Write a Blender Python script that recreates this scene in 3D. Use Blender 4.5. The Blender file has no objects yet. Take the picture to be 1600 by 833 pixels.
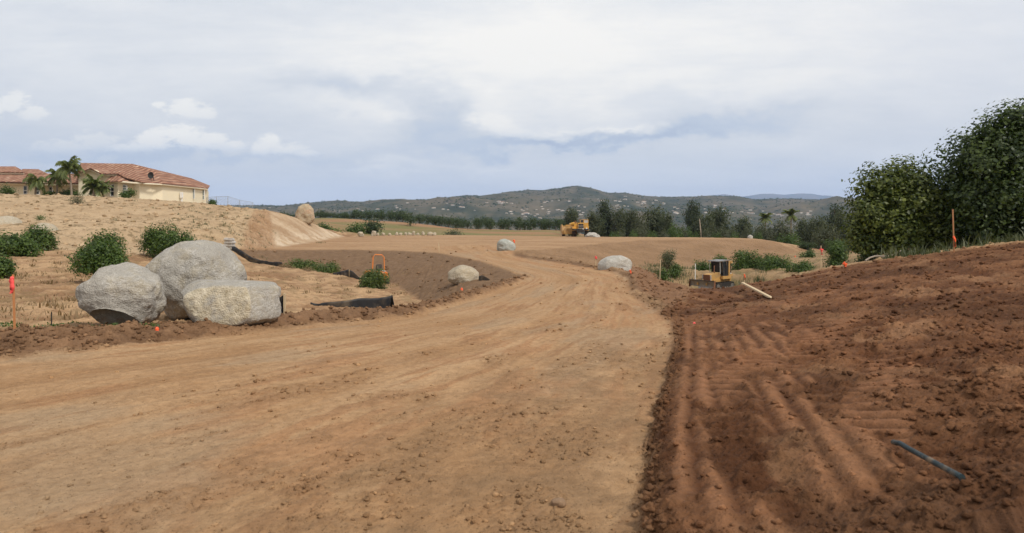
import bpy, bmesh, math, random
import numpy as np
from mathutils import Vector, Matrix, Euler
from mathutils.geometry import delaunay_2d_cdt

random.seed(7); RNG = np.random.default_rng(7)
sc = bpy.context.scene
COL = sc.collection

# ------------------------------------------------------------------ camera, sky, sun, exposure
F, HY, CZ = 1067.0, 345.0, 2.0          # focal length in photo pixels, horizon row, eye height
cam_d = bpy.data.cameras.new('camera'); cam = bpy.data.objects.new('camera', cam_d); COL.objects.link(cam)
cam.location = (0, 0, CZ); cam.rotation_euler = (math.radians(90), 0, 0)
cam_d.sensor_width = 36; cam_d.lens = F/1600*36; cam_d.shift_y = -(416.5-HY)/1600
cam_d.clip_start = 0.05; cam_d.clip_end = 60000
cam_d.dof.use_dof = True; cam_d.dof.focus_distance = 24; cam_d.dof.aperture_fstop = 2.8
sc.camera = cam
sc.view_settings.view_transform = 'Standard'; sc.view_settings.look = 'None'
sc.view_settings.gamma = 1; sc.view_settings.use_curve_mapping = False
sc.view_settings.exposure = 0.17
sc.cycles.use_denoising = True
sc.cycles.max_bounces = 6; sc.cycles.diffuse_bounces = 3; sc.cycles.transparent_max_bounces = 8
sc.cycles.volume_bounces = 1; sc.cycles.caustics_reflective = False; sc.cycles.caustics_refractive = False

SUN_EL, SUN_AZ = math.radians(50), math.radians(132)   # azimuth from +Y towards +X
sun_d = bpy.data.lights.new('sun', 'SUN'); sun = bpy.data.objects.new('sun', sun_d); COL.objects.link(sun)
sun_d.energy = 2.5; sun_d.angle = math.radians(10); sun_d.color = (1, .95, .87)
sd = Vector((math.sin(SUN_AZ)*math.cos(SUN_EL), math.cos(SUN_AZ)*math.cos(SUN_EL), math.sin(SUN_EL)))
sun.rotation_euler = sd.to_track_quat('Z', 'Y').to_euler(); sun.location = (0, 0, 60)

class NB:                                # small node-graph builder
    def __init__(s, nt): s.nt = nt
    def n(s, t, **kw):
        nd = s.nt.nodes.new(t)
        for k, v in kw.items(): setattr(nd, k, v)
        return nd
    def put(s, sock, v):
        if hasattr(v, 'is_output'): s.nt.links.new(v, sock)
        elif v is not None:
            if isinstance(v, (int, float)) or sock.type != 'RGBA': sock.default_value = v
            else: sock.default_value = tuple(v)[:3]+(1,)
    def m(s, op, a, b=None, c=None, clamp=False):
        nd = s.n('ShaderNodeMath', operation=op, use_clamp=clamp)
        for i, v in enumerate((a, b, c)):
            if v is not None: s.put(nd.inputs[i], v)
        return nd.outputs[0]
    def vm(s, op, a, b=None):
        nd = s.n('ShaderNodeVectorMath', operation=op); s.put(nd.inputs[0], a)
        if b is not None: s.put(nd.inputs[1], b)
        return nd.outputs[0]
    def noise(s, vec, scale, detail=4, rough=.55, dist=0, col=False):
        nd = s.n('ShaderNodeTexNoise'); s.put(nd.inputs['Vector'], vec)
        nd.inputs['Scale'].default_value = scale; nd.inputs['Detail'].default_value = detail
        nd.inputs['Roughness'].default_value = rough; nd.inputs['Distortion'].default_value = dist
        return nd.outputs['Color' if col else 'Fac']
    def vor(s, vec, scale, feature='F1', out='Distance'):
        nd = s.n('ShaderNodeTexVoronoi', feature=feature); s.put(nd.inputs['Vector'], vec)
        nd.inputs['Scale'].default_value = scale
        return nd.outputs[out]
    def ramp(s, f, stops, interp='LINEAR'):
        nd = s.n('ShaderNodeValToRGB'); e = nd.color_ramp.elements; nd.color_ramp.interpolation = interp
        while len(e) < len(stops): e.new(.5)
        for el, (p, c) in zip(e, stops):
            el.position = p; el.color = (c, c, c, 1) if isinstance(c, (int, float)) else tuple(c)+(1,)
        s.put(nd.inputs[0], f); return nd.outputs[0]
    def mr(s, v, a, b, c=0, d=1, smooth=False):
        nd = s.n('ShaderNodeMapRange', interpolation_type='SMOOTHSTEP' if smooth else 'LINEAR')
        for i, q in enumerate((v, a, b, c, d)): s.put(nd.inputs[i], q)
        return nd.outputs[0]
    def mix(s, f, a, b, mode='MIX'):
        nd = s.n('ShaderNodeMix', data_type='RGBA', blend_type=mode)
        s.put(nd.inputs[0], f); s.put(nd.inputs[6], a); s.put(nd.inputs[7], b)
        return nd.outputs[2]

w = bpy.data.worlds.new('World'); sc.world = w; w.use_nodes = True
def build_world():
    nt = w.node_tree; nt.nodes.clear(); b = NB(nt)
    sky = b.n('ShaderNodeTexSky', sky_type='NISHITA', sun_disc=False)
    sky.sun_elevation = SUN_EL; sky.sun_rotation = SUN_AZ; sky.altitude = 300; sky.dust_density = 2.0
    S = 0.10
    tc = b.n('ShaderNodeTexCoord'); sep = b.n('ShaderNodeSeparateXYZ'); b.put(sep.inputs[0], tc.outputs['Generated'])
    x, y, z = sep.outputs
    yc = b.m('MAXIMUM', y, .06)
    U = b.m('DIVIDE', x, yc); V = b.m('DIVIDE', z, yc)         # tangent-plane sky coordinates towards +Y
    cv = b.n('ShaderNodeCombineXYZ'); b.put(cv.inputs[0], U); b.put(cv.inputs[1], b.m('MULTIPLY', V, 1.9))
    nz = b.noise(cv.outputs[0], 5.0, 6, .6, col=True)
    sp = b.n('ShaderNodeSeparateColor'); b.put(sp.inputs[0], nz)
    n1 = b.m('SUBTRACT', sp.outputs[0], .5); n2 = b.m('SUBTRACT', sp.outputs[1], .5)
    nz2 = b.noise(cv.outputs[0], 19, 6, .6, col=True); sp2 = b.n('ShaderNodeSeparateColor'); b.put(sp2.inputs[0], nz2)
    Uw = b.m('ADD', b.m('MULTIPLY_ADD', n1, .22, U), b.m('MULTIPLY', b.m('SUBTRACT', sp2.outputs[0], .5), .10)); Vw = b.m('ADD', b.m('MULTIPLY_ADD', n2, .10, V), b.m('MULTIPLY', b.m('SUBTRACT', sp2.outputs[1], .5), .055))
    cvs = b.n('ShaderNodeCombineXYZ'); b.put(cvs.inputs[0], b.m('MULTIPLY', U, .6)); b.put(cvs.inputs[1], b.m('MULTIPLY', V, 2.6)); cvs.inputs[2].default_value = 3.1
    n3 = b.noise(cvs.outputs[0], 3.2, 7, .62, .4)
    def q(cx, cy, sx, sy, uu, vv, tilt=0):
        cu, cvv, su, sv = (cx-800)/F, (HY-cy)/F, sx/F, sy/F
        a = b.m('MULTIPLY_ADD', uu, 1/su, -cu/su)
        vvv = vv if not tilt else b.m('MULTIPLY_ADD', b.m('SUBTRACT', uu, cu), -tilt, vv)
        c = b.m('MULTIPLY_ADD', vvv, 1/sv, -cvv/sv)
        return b.m('ADD', b.m('MULTIPLY', a, a), b.m('MULTIPLY', c, c))
    W = b.m('MULTIPLY_ADD', n3, .62, .20)
    for cx, cy, sx, sy, amp, tl in [
        (930, 50, 430, 150, .33, 0), (700, 115, 260, 80, .20, 0), (130, 40, 330, 70, .17, 0), (1500, 60, 420, 160, .16, 0),
        (545, 130, 110, 22, -.34, -.1), (690, 180, 70, 34, -.36, 0), (660, 215, 60, 24, -.25, 0), (1110, 194, 180, 20, -.42, .12),
        (960, 222, 200, 9, -.32, .08), (800, 232, 130, 8, -.2, 0), (60, 225, 150, 40, -.12, 0), (300, 241, 260, 8, -.2, 0), (280, 190, 120, 40, .14, 0), (440, 225, 90, 24, .12, 0),
        (1050, 160, 120, 22, -.12, 0), (400, 200, 130, 45, -.10, 0), (1250, 240, 280, 30, -.06, 0),
        (570, 185, 80, 26, .22, -.2), (770, 190, 40, 24, .30, -.5), (965, 201, 45, 7, .34, .1), (870, 208, 60, 9, .25, -.1),
        (620, 262, 60, 8, .15, 0), (760, 262, 60, 7, .12, 0), (1480, 250, 180, 22, .12, 0), (640, 300, 800, 26, .07, 0)]:
        g = b.m('POWER', 2.71828, b.m('MULTIPLY', q(cx, cy, sx, sy, Uw, Vw, tl), -1))
        W = b.m('MULTIPLY_ADD', g, amp, W)
    W = b.m('MULTIPLY_ADD', b.m('SUBTRACT', b.noise(cvs.outputs[0], 9, 9, .68), .5), .42, W)
    veil = b.ramp(W, [(.02, (.42, .49, .62)), (.30, (.54, .605, .70)), (.50, (.66, .692, .735)), (.70, (.765, .78, .795)), (.95, (.93, .91, .865))])
    # greyer to the right
    lav = b.mr(U, .15, .75, 0, .55, True)
    veil = b.mix(lav, veil, b.mix(.5, veil, (.72, .72, .75)))
    # cumulus heaps low on the left
    fine = b.noise(cv.outputs[0], 38, 9, .66)
    nn = b.m('MULTIPLY', b.m('SUBTRACT', fine, .5), 2.3)
    def heap(ells, base, bs):
        mx = None
        for e in ells:
            v = b.m('SUBTRACT', 1.0, b.m('SQRT', q(*e, U, V)))
            mx = v if mx is None else b.m('SMOOTH_MAX', mx, v, .12)
        mk = b.mr(b.m('ADD', mx, nn), .0, .55, 0, 1, True)
        vb = (HY-base)/F
        cut = b.mr(b.m('MULTIPLY_ADD', b.m('SUBTRACT', n3, .5), .012, V), vb-bs/F, vb+bs/F, 0, 1, True)
        shade = b.mr(V, vb-.004, vb+.03, 0, 1, True)
        return b.m('MULTIPLY', mk, cut), b.m('MULTIPLY_ADD', b.m('ADD', mx, nn), .25, b.m('MULTIPLY', shade, .75))
    col = veil
    for ells, base, bs, op in [
        ([(285, 212, 48, 26), (240, 220, 36, 22), (330, 220, 40, 18), (365, 228, 34, 12), (205, 232, 40, 12)], 236, 9, .95),
        ([(420, 222, 24, 16), (445, 234, 40, 12), (480, 240, 36, 7), (410, 232, 22, 16)], 244, 7, .9),
        ([(290, 170, 36, 22), (318, 178, 22, 16), (248, 163, 20, 7)], 196, 12, .75),
        ([(20, 160, 34, 20), (50, 178, 34, 16), (-20, 165, 40, 24)], 195, 10, .7),
        ([(150, 222, 50, 20), (100, 230, 60, 14)], 238, 6, .5),
        ([(780, 198, 30, 17), (805, 207, 40, 9)], 216, 6, .6),
        ([(600, 262, 34, 7), (560, 268, 50, 6)], 270, 3, .45)]:
        mk, sh = heap(ells, base, bs)
        col = b.mix(b.m('MULTIPLY', mk, op), col, b.ramp(sh, [(.05, (.68, .73, .80)), (.5, (.88, .87, .84)), (1, (.97, .95, .89))]))
    # overhead and behind: even bright cloud deck
    far = b.mr(b.m('MAXIMUM', b.m('MULTIPLY', V, 1), b.m('ABSOLUTE', U)), .9, 2.2, 0, 1, True)
    col = b.mix(far, col, (.72, .715, .71))
    inv = b.vm('SCALE', col); inv.node.inputs['Scale'].default_value = 1/S
    fin = b.mix(.97, sky.outputs[0], inv)
    bg = b.n('ShaderNodeBackground'); b.put(bg.inputs[0], fin); bg.inputs[1].default_value = S
    out = b.n('ShaderNodeOutputWorld'); nt.links.new(bg.outputs[0], out.inputs[0])
build_world()

# ------------------------------------------------------------------ helpers
def P(px, py, d): return ((px-800)/F*d, d, CZ-(py-HY)/F*d)
def Z(px, z, d): return ((px-800)/F*d, d, CZ+z)           # z relative to the eye

def tag(o, label=None, cat=None, group=None, kind=None):
    if label: o['label'] = label
    if cat: o['category'] = cat
    if group: o['group'] = group
    if kind: o['kind'] = kind
    return o

def mesh_np(name, V, faces, mats, parent=None, smooth=False, mi=None):
    """V (n,3); faces: (m,k) array or list of tuples."""
    me = bpy.data.meshes.new(name)
    V = np.asarray(V, np.float32)
    if isinstance(faces, np.ndarray):
        m, k = faces.shape
        me.vertices.add(len(V)); me.vertices.foreach_set('co', V.ravel())
        me.loops.add(m*k); me.loops.foreach_set('vertex_index', faces.astype(np.int32).ravel())
        me.polygons.add(m); me.polygons.foreach_set('loop_start', np.arange(0, m*k, k, dtype=np.int32))
        me.update(calc_edges=True)
    else:
        me.from_pydata([tuple(map(float, v)) for v in V], [], faces); me.update()
    for m_ in (mats if isinstance(mats, (list, tuple)) else [mats]): me.materials.append(m_)
    if mi is not None: me.polygons.foreach_set('material_index', np.asarray(mi, np.int32))
    if smooth: me.polygons.foreach_set('use_smooth', np.ones(len(me.polygons), bool))
    o = bpy.data.objects.new(name, me); COL.objects.link(o)
    if parent: o.parent = parent
    return o

def empty(name, loc, rz=0, label=None, cat=None, group=None):
    o = bpy.data.objects.new(name, None); COL.objects.link(o); o.location = loc; o.rotation_euler = (0, 0, rz)
    o.empty_display_size = .3
    return tag(o, label, cat, group)

def copy_tree(o, parent=None):
    c = o.copy(); COL.objects.link(c)
    if parent: c.parent = parent
    for ch in list(o.children): copy_tree(ch, c)
    return c

class MB:                                  # collects solid pieces into one mesh
    def __init__(s): s.v = []; s.f = []; s.m = []
    def add(s, V, Fc, mi=0):
        k = len(s.v); s.v += [tuple(v) for v in V]; s.f += [tuple(i+k for i in f) for f in Fc]; s.m += [mi]*len(Fc); return s
    def box(s, c, d, rot=None, mi=0, taper=1.0, bev=0):
        x, y, z = d[0]/2, d[1]/2, d[2]/2
        if bev:
            V = []; 
            bm = bmesh.new(); bmesh.ops.create_cube(bm, size=1)
            for v in bm.verts: v.co = Vector((v.co.x*d[0], v.co.y*d[1], v.co.z*d[2]))
            bmesh.ops.bevel(bm, geom=bm.edges[:], offset=bev, segments=2, affect='EDGES')
            V = [v.co.copy() for v in bm.verts]; bm.verts.index_update(); Fc = [[v.index for v in f.verts] for f in bm.faces]; bm.free()
        else:
            V = [Vector(p) for p in ((-x,-y,-z),(x,-y,-z),(x,y,-z),(-x,y,-z),(-x*taper,-y*taper,z),(x*taper,-y*taper,z),(x*taper,y*taper,z),(-x*taper,y*taper,z))]
            Fc = [(3,2,1,0),(4,5,6,7),(0,1,5,4),(1,2,6,5),(2,3,7,6),(3,0,4,7)]
        R = Euler(rot).to_matrix() if rot else Matrix.Identity(3)
        return s.add([R @ v + Vector(c) for v in V], Fc, mi)
    def prism(s, prof, a, b, axis='x', mi=0):
        """2-D profile extruded from a to b along axis (profile in the two other axes, in order)."""
        n = len(prof); V = []
        for t in (a, b):
            for p, r in prof:
                V.append({'x': (t, p, r), 'y': (p, t, r), 'z': (p, r, t)}[axis])
        Fc = [tuple(range(n))[::-1], tuple(range(n, 2*n))] + [(i, (i+1) % n, n+(i+1) % n, n+i) for i in range(n)]
        return s.add(V, Fc, mi)
    def tube(s, pts, r, n=8, mi=0, r2=None):
        pts = [Vector(p) for p in pts]; V = []; Fc = []; N = len(pts)
        for i, p in enumerate(pts):
            t = (pts[min(i+1, N-1)]-pts[max(i-1, 0)]).normalized()
            a = t.orthogonal() if i == 0 else (a - t*a.dot(t))
            a.normalize(); bb = t.cross(a)
            rr = r if r2 is None else r+(r2-r)*i/(N-1)
            if isinstance(r, (list, tuple)): rr = r[i]
            for k in range(n):
                th = 2*math.pi*k/n; V.append(p+a*math.cos(th)*rr+bb*math.sin(th)*rr)
        for i in range(N-1):
            for k in range(n):
                Fc.append((i*n+k, i*n+(k+1) % n, (i+1)*n+(k+1) % n, (i+1)*n+k))
        Fc += [tuple(range(n))[::-1], tuple(range((N-1)*n, N*n))]
        return s.add(V, Fc, mi)
    def lathe(s, prof, c, axis='x', n=24, mi=0):
        """profile of (offset along axis, radius)."""
        V = []; Fc = []; N = len(prof); c = Vector(c)
        for o, r in prof:
            for k in range(n):
                th = 2*math.pi*k/n; A, B = r*math.cos(th), r*math.sin(th)
                V.append(c+Vector({'x': (o, A, B), 'y': (A, o, B), 'z': (A, B, o)}[axis]))
        for i in range(N-1):
            for k in range(n): Fc.append((i*n+k, i*n+(k+1) % n, (i+1)*n+(k+1) % n, (i+1)*n+k))
        Fc += [tuple(range(n))[::-1], tuple(range((N-1)*n, N*n))]
        return s.add(V, Fc, mi)
    def sheet(s, P4, t, mi=0):
        """a quad or polygon with thickness t along its normal."""
        P4 = [Vector(p) for p in P4]; nrm = (P4[1]-P4[0]).cross(P4[2]-P4[0]).normalized()*t; n = len(P4)
        V = P4+[p-nrm for p in P4]
        return s.add(V, [tuple(range(n)), tuple(range(n, 2*n))[::-1]]+[(i, n+i, n+(i+1) % n, (i+1) % n) for i in range(n)], mi)
    def build(s, name, mats, parent=None, smooth=False):
        o = mesh_np(name, s.v, s.f, mats, parent, smooth, s.m)
        bm = bmesh.new(); bm.from_mesh(o.data); bmesh.ops.recalc_face_normals(bm, faces=bm.faces[:]); bm.to_mesh(o.data); bm.free()
        if smooth: o.data.set_sharp_from_angle(angle=math.radians(38))
        return o

# numpy gradient noise
def _hash(ix, iy, seed):
    h = (ix.astype(np.int64)*374761393 + iy.astype(np.int64)*668265263 + seed*974634777) & 0xffffffff
    h = ((h ^ (h >> 13))*1274126177) & 0xffffffff
    return (h ^ (h >> 16)) & 0xffff
def pn(x, y, seed=0):
    ix, iy = np.floor(x), np.floor(y); fx, fy = x-ix, y-iy
    u, v = fx*fx*fx*(fx*(fx*6-15)+10), fy*fy*fy*(fy*(fy*6-15)+10)
    def g(ox, oy):
        a = _hash(ix+ox, iy+oy, seed)*(2*np.pi/65536)
        return np.cos(a)*(fx-ox)+np.sin(a)*(fy-oy)
    a, b_, c, d = g(0, 0), g(1, 0), g(0, 1), g(1, 1)
    return 1.5*((a+(b_-a)*u)*(1-v)+(c+(d-c)*u)*v)
def fbm(x, y, oct=4, seed=0, gain=.5, lac=2.03):
    s = np.zeros_like(x); a = 1
    for i in range(oct):
        s += a*pn(x, y, seed+i*17); x, y = x*lac+3.7, y*lac-1.3; a *= gain
    return s
def sst(a, b_, x): t = np.clip((x-a)/(b_-a), 0, 1); return t*t*(3-2*t)

# ------------------------------------------------------------------ materials
MATS = {}
def newmat(name):
    m = bpy.data.materials.new(name); m.use_nodes = True; nt = m.node_tree; b = NB(nt)
    bs = nt.nodes['Principled BSDF']; MATS[name] = m
    return m, b, bs
def bump(b, bs, h, strength=.5, dist=.02):
    n = b.n('ShaderNodeBump'); n.inputs['Strength'].default_value = strength; n.inputs['Distance'].default_value = dist
    b.put(n.inputs['Height'], h); b.put(bs.inputs['Normal'], n.outputs[0])
def objco(b): return b.n('ShaderNodeTexCoord').outputs['Object']
def plain(name, col, rough=.6, metal=0, var=.25, scale=6, bumpd=0, spec=.4, dirt=None, dscale=2.5):
    m, b, bs = newmat(name); co = objco(b)
    f = b.noise(co, scale, 5, .6)
    c = b.mix(f, tuple(v*(1-var) for v in col), tuple(min(1, v*(1+var)) for v in col))
    if dirt:
        d = b.mr(b.noise(co, dscale, 6, .65), .46, .66, 0, .85, True); c = b.mix(d, c, dirt)
    b.put(bs.inputs['Base Color'], c); bs.inputs['Roughness'].default_value = rough; bs.inputs['Metallic'].default_value = metal
    bs.inputs['Specular IOR Level'].default_value = spec
    if bumpd: bump(b, bs, b.noise(co, scale*4, 4, .6), .6, bumpd)
    return m
# ------------------------------------------------------------------ terrain: surveyed break lines -> triangulated surface
pts, edges = [], []
def line(*ps, close=False):
    k = len(pts); pts.extend(ps)
    for i in range(len(ps)-1): edges.append((k+i, k+i+1))
    return list(ps)
def spot(*ps): pts.extend(ps)
def R(px, py, z): return Z(px, z, -z*F/(py-HY))

road_left = line((-30, -6, CZ-2.0), (-16.5, 1, CZ-2.0), R(0, 564, -2.05), R(240, 538, -2.15), R(400, 521, -2.25), R(520, 508, -2.35), R(640, 498, -2.4),
                 R(700, 480, -2.5), R(750, 465, -2.6), R(800, 447, -2.75), R(830, 432, -2.9))
berm_top = line((-31, -4.5, CZ-1.7), (-17.2, 2.2, CZ-1.7), P(0, 526, 10.9), P(120, 514, 11.8), P(250, 508, 12.9), P(420, 489, 14.8), P(500, 484, 16.5), P(600, 482, 17.8),
                P(640, 479, 18.3), P(700, 463, 21.5), P(750, 450, 25), P(800, 437, 31), P(824, 430, 37))
berm_back = line((-33, -3, CZ-2.1), (-18.5, 4.5, CZ-2.2), P(0, 517, 12.6), Z(120, -2.12, 13.2), Z(250, -2.16, 14.0), Z(420, -2.55, 16.4), Z(500, -3.1, 18.5),
                 Z(600, -3.5, 20.5), Z(640, -3.45, 21.5), Z(700, -3.2, 25), Z(750, -3.1, 29), Z(795, -3.0, 34.5))
pad_near = line(P(371, 393, 66), P(430, 390, 71), P(530, 389.5, 72), P(620, 391, 69.6), P(690, 395, 64), P(750, 407, 51), P(832, 430, 37.4))
toe = line(P(371, 404, 62), P(430, 413, 62), P(530, 428, 57), P(620, 447, 48), P(655, 470, 37.5), Z(690, -3.35, 27))
spot(P(385, 413, 58), P(425, 421, 56), P(350, 404, 52), P(420, 440, 42), P(500, 455, 38), P(560, 470, 34), Z(450, -3.15, 23), Z(600, -3.6, 27), P(620, 478, 32),
     P(300, 440, 32), P(200, 460, 24), P(100, 470, 22), P(0, 480, 18.5), P(300, 482, 20), P(-300, 480, 17),
     P(0, 440, 26), P(130, 440, 27), P(-300, 430, 26), P(725, 438, 37))
hill_toe = line((-70, 30, CZ-1.5), P(-300, 375, 45), P(0, 384, 48), P(200, 398, 43), P(300, 392, 50), P(365, 389, 58), P(380, 391, 64))
hill_mid = line((-85, 50, CZ+.6), P(-300, 335, 64), P(0, 340, 68), P(200, 349, 66), P(330, 354, 70), P(392, 362, 75))
hill_crest = line((-125, 85, CZ+4.5), P(-300, 296, 88), P(0, 303, 90), P(120, 305, 93), P(200, 310, 94), P(325, 319.5, 95), P(392, 327, 97), P(420, 328, 95))
spot((-140, 105, CZ+4.8), Z(-300, 4.2, 104), Z(0, 3.4, 104), Z(200, 3.1, 104), Z(325, 2.75, 112), Z(392, 1.7, 112), Z(0, 3.4, 135), Z(200, 3, 135), Z(325, 2.5, 135), Z(400, 1.0, 135), (-160, 135, CZ+4.5))
ridge = line(P(420, 328, 95), P(445, 332, 100), P(462, 339, 105), P(495, 349, 113), P(541, 370, 128))
cutfoot = line(P(381, 391, 68), P(430, 387, 76), P(480, 381, 88), P(515, 375, 106), P(541, 370, 128))
line(P(420, 328, 95), P(399, 342, 85), P(388, 370, 76), P(381, 391, 68))
spot(Z(430, -.2, 118), Z(462, -2.3, 122), Z(500, -3.4, 130), Z(541, -4.4, 140))
# right side of the road
road_right = line((.3, -6, CZ-1.93), (.55, 0, CZ-1.93), R(1001, 833, -1.95), R(1008, 760, -1.97), R(1014, 700, -1.98), R(1030, 640, -2.0), R(1045, 575, -2.05), R(1055, 530, -2.1), R(1050, 505, -2.2),
                  R(1030, 488, -2.3), R(985, 458, -2.6), R(980, 437, -2.8), R(965, 428, -2.9), R(935, 422, -2.95), R(873, 412, -3.0), R(803, 402, -3.0))
lip = line((.55, -6, CZ-1.75), (.78, 0, CZ-1.75), *[(x+.16, y+.03, z+.17) for x, y, z in road_right[2:7]], P(1071, 522, 12.8), P(1072, 503, 15), P(1058, 484, 18), P(1030, 466, 21.5), P(996, 448, 25.6), P(991, 432, 31.5), P(984, 424, 35.5), P(960, 417, 39),
           P(935, 414, 42.5), P(873, 406, 49.5), P(800, 392, 59))
crest = line(P(1085, 470, 27.5), P(1120, 461, 27), P(1160, 449, 26.5), P(1200, 438, 26), P(1260, 427, 25.5), P(1330, 414, 25), P(1400, 404, 24.5), P(1500, 391, 24), P(1600, 378, 23), P(1750, 360, 22), (40, 22, CZ+.6))
spot(Z(1085, -4.0, 31), Z(1160, -3.5, 31.5), Z(1260, -2.6, 31.5), Z(1330, -1.9, 30), Z(1400, -1.55, 30), Z(1600, -.8, 30), (40, 30, CZ+.6),
     P(1600, 600, 5.6), P(1600, 833, 2.95), P(1300, 833, 3.6), P(1300, 600, 6.9), P(1300, 500, 12.1), P(1150, 600, 7.25), P(1150, 510, 12.7), P(1150, 833, 3.8), P(1110, 480, 20), P(1200, 470, 17.5),
     P(1600, 470, 11.0), P(1450, 500, 9.9), P(1450, 440, 15.6), P(1330, 450, 16.6), (5, -6, CZ-1.3), (2.5, 0, CZ-1.55), (9, 2, CZ-1.2), (40, -6, CZ+.4), (30, 8, CZ+.2),
     Z(1030, -3.3, 30), Z(1060, -3.9, 38), Z(1020, -3.5, 40), Z(1075, -5.4, 50), Z(1030, -4.6, 54), Z(1000, -3.6, 46))
fill_top = line(P(860, 389, 75), P(930, 381, 90), P(1000, 375, 107), P(1100, 374, 110), P(1190, 373, 114))
fill_toe = line(P(960, 412, 52), P(1000, 418, 68), P(1060, 420, 73), P(1110, 412, 80), P(1190, 408, 92), P(1255, 394, 107))
line(P(1190, 373, 114), P(1255, 394, 107))
spot(P(1080, 478, 58), P(1150, 467, 58), P(1115, 475, 58), P(1040, 432, 62), P(1200, 430, 60), P(1260, 416, 66), P(1300, 405, 70), P(1325, 402, 60), P(1255, 402, 88), P(1330, 396, 90), P(1300, 392, 120),
     Z(1400, -2.6, 60), Z(1400, -5, 120), Z(1600, -1.5, 60), Z(1600, -4, 120), (90, 60, CZ-1), (160, 120, CZ-4), Z(1120, -7.0, 48), Z(1160, -5.6, 40), Z(1110, -5.2, 38))
pad_far = line(P(541, 370, 128), P(600, 367, 145), P(700, 366.5, 149), P(860, 368, 139), P(950, 369, 133), P(1050, 369.7, 130), P(1150, 371.4, 124), P(1190, 373, 114))
spot(P(700, 385, 79), P(600, 380, 92), P(745, 381, 88), P(800, 386, 77), P(450, 384, 82))
spot(Z(600, -3.9, 158), Z(700, -4.1, 160), Z(860, -5, 155), Z(950, -7, 150), Z(1050, -8, 150), Z(1190, -8, 140), Z(1300, -8, 160),
     P(560, 350, 220), P(640, 353, 220), P(700, 360, 205), P(780, 364, 205), P(860, 366, 205), P(500, 338, 262), P(560, 341, 262), P(640, 346, 262), P(700, 352, 250), P(740, 357, 240), P(800, 358.5, 240), P(870, 359, 240),
     Z(950, -8, 230), Z(1100, -10, 230), Z(1300, -12, 230), Z(400, 0, 262), Z(200, -1, 262), Z(-200, 0, 262), Z(1600, -8, 240), Z(2150, -6, 240), Z(-560, 3, 240),
     *[Z(p, -9, 330) for p in (-560, -200, 200, 500, 700, 900, 1100, 1300, 1600, 2150)], *[Z(p, -34, 440) for p in (-560, 0, 500, 900, 1300, 1700, 2150)])

def tin():
    vs = [Vector((p[0], p[1])) for p in pts]
    ov, oe, of, orig, _, _ = delaunay_2d_cdt(vs, edges, [], 0, 1e-5)
    zs = []
    A = np.array(pts)
    for v, og in zip(ov, orig):
        if og: zs.append(pts[og[0]][2])
        else:
            d = np.hypot(A[:, 0]-v.x, A[:, 1]-v.y); k = np.argsort(d)[:2]; zs.append(float(np.average(A[k, 2], weights=1/(d[k]+1e-6))))
    return [(v.x, v.y) for v in ov], zs, of
tv, tz, tf = tin()

rows = [-5.0]
while rows[-1] < 436:
    y = rows[-1]
    if y < 3.2: dy = .25
    else:
        dy = max(.009, y*y/(2.0*683)*.62)
        dy = min(dy, .11 if y < 22 else .17 if y < 45 else .34 if y < 72 else .42 if y < 125 else 1.0 if y < 160 else 3.0)
    rows.append(y+dy)
YR = np.array(rows)
UC = np.concatenate([-np.linspace(1.35, .86, 60)[:-1], np.linspace(-.86, .86, 1000), np.linspace(.86, 1.35, 60)[1:]])
wy = np.sqrt(np.maximum(YR, 0)**2+2.2**2)
GX = UC[None, :]*wy[:, None]; GY = np.repeat(YR[:, None], len(UC), 1)
GZ = np.full(GX.shape, np.nan)
for f in tf:
    for k in range(1, len(f)-1):
        ia, ib, ic = f[0], f[k], f[k+1]
        (ax, ay), (bx, by), (cx, cy) = tv[ia], tv[ib], tv[ic]
        r0, r1 = np.searchsorted(YR, min(ay, by, cy))-1, np.searchsorted(YR, max(ay, by, cy))+1
        r0 = max(r0, 0)
        X, Y = GX[r0:r1], GY[r0:r1]
        det = (by-cy)*(ax-cx)+(cx-bx)*(ay-cy)
        if abs(det) < 1e-9: continue
        l1 = ((by-cy)*(X-cx)+(cx-bx)*(Y-cy))/det; l2 = ((cy-ay)*(X-cx)+(ax-cx)*(Y-cy))/det; l3 = 1-l1-l2
        msk = (l1 >= -1e-6) & (l2 >= -1e-6) & (l3 >= -1e-6)
        GZ[r0:r1][msk] = (l1*tz[ia]+l2*tz[ib]+l3*tz[ic])[msk]
for _ in range(2):                         # outside the hull: carry the nearest value along the row
    for j in range(GZ.shape[0]):
        g = GZ[j]; ok = ~np.isnan(g)
        if ok.any() and not ok.all(): GZ[j] = np.interp(np.arange(len(g)), np.nonzero(ok)[0], g[ok])
ok = ~np.isnan(GZ[:, 0]); first = np.nonzero(ok)[0]
for j in np.nonzero(~ok)[0]: GZ[j] = GZ[first[np.argmin(abs(first-j))]]
def blur(A, n, r=1):
    for _ in range(n):
        A = (np.pad(A, ((1, 1), (0, 0)), 'edge')[:-2]+2*A+np.pad(A, ((1, 1), (0, 0)), 'edge')[2:])/4
        A = (np.pad(A, ((0, 0), (1, 1)), 'edge')[:, :-2]+2*A+np.pad(A, ((0, 0), (1, 1)), 'edge')[:, 2:])/4
    return A
GZ = blur(GZ, 26)

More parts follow.
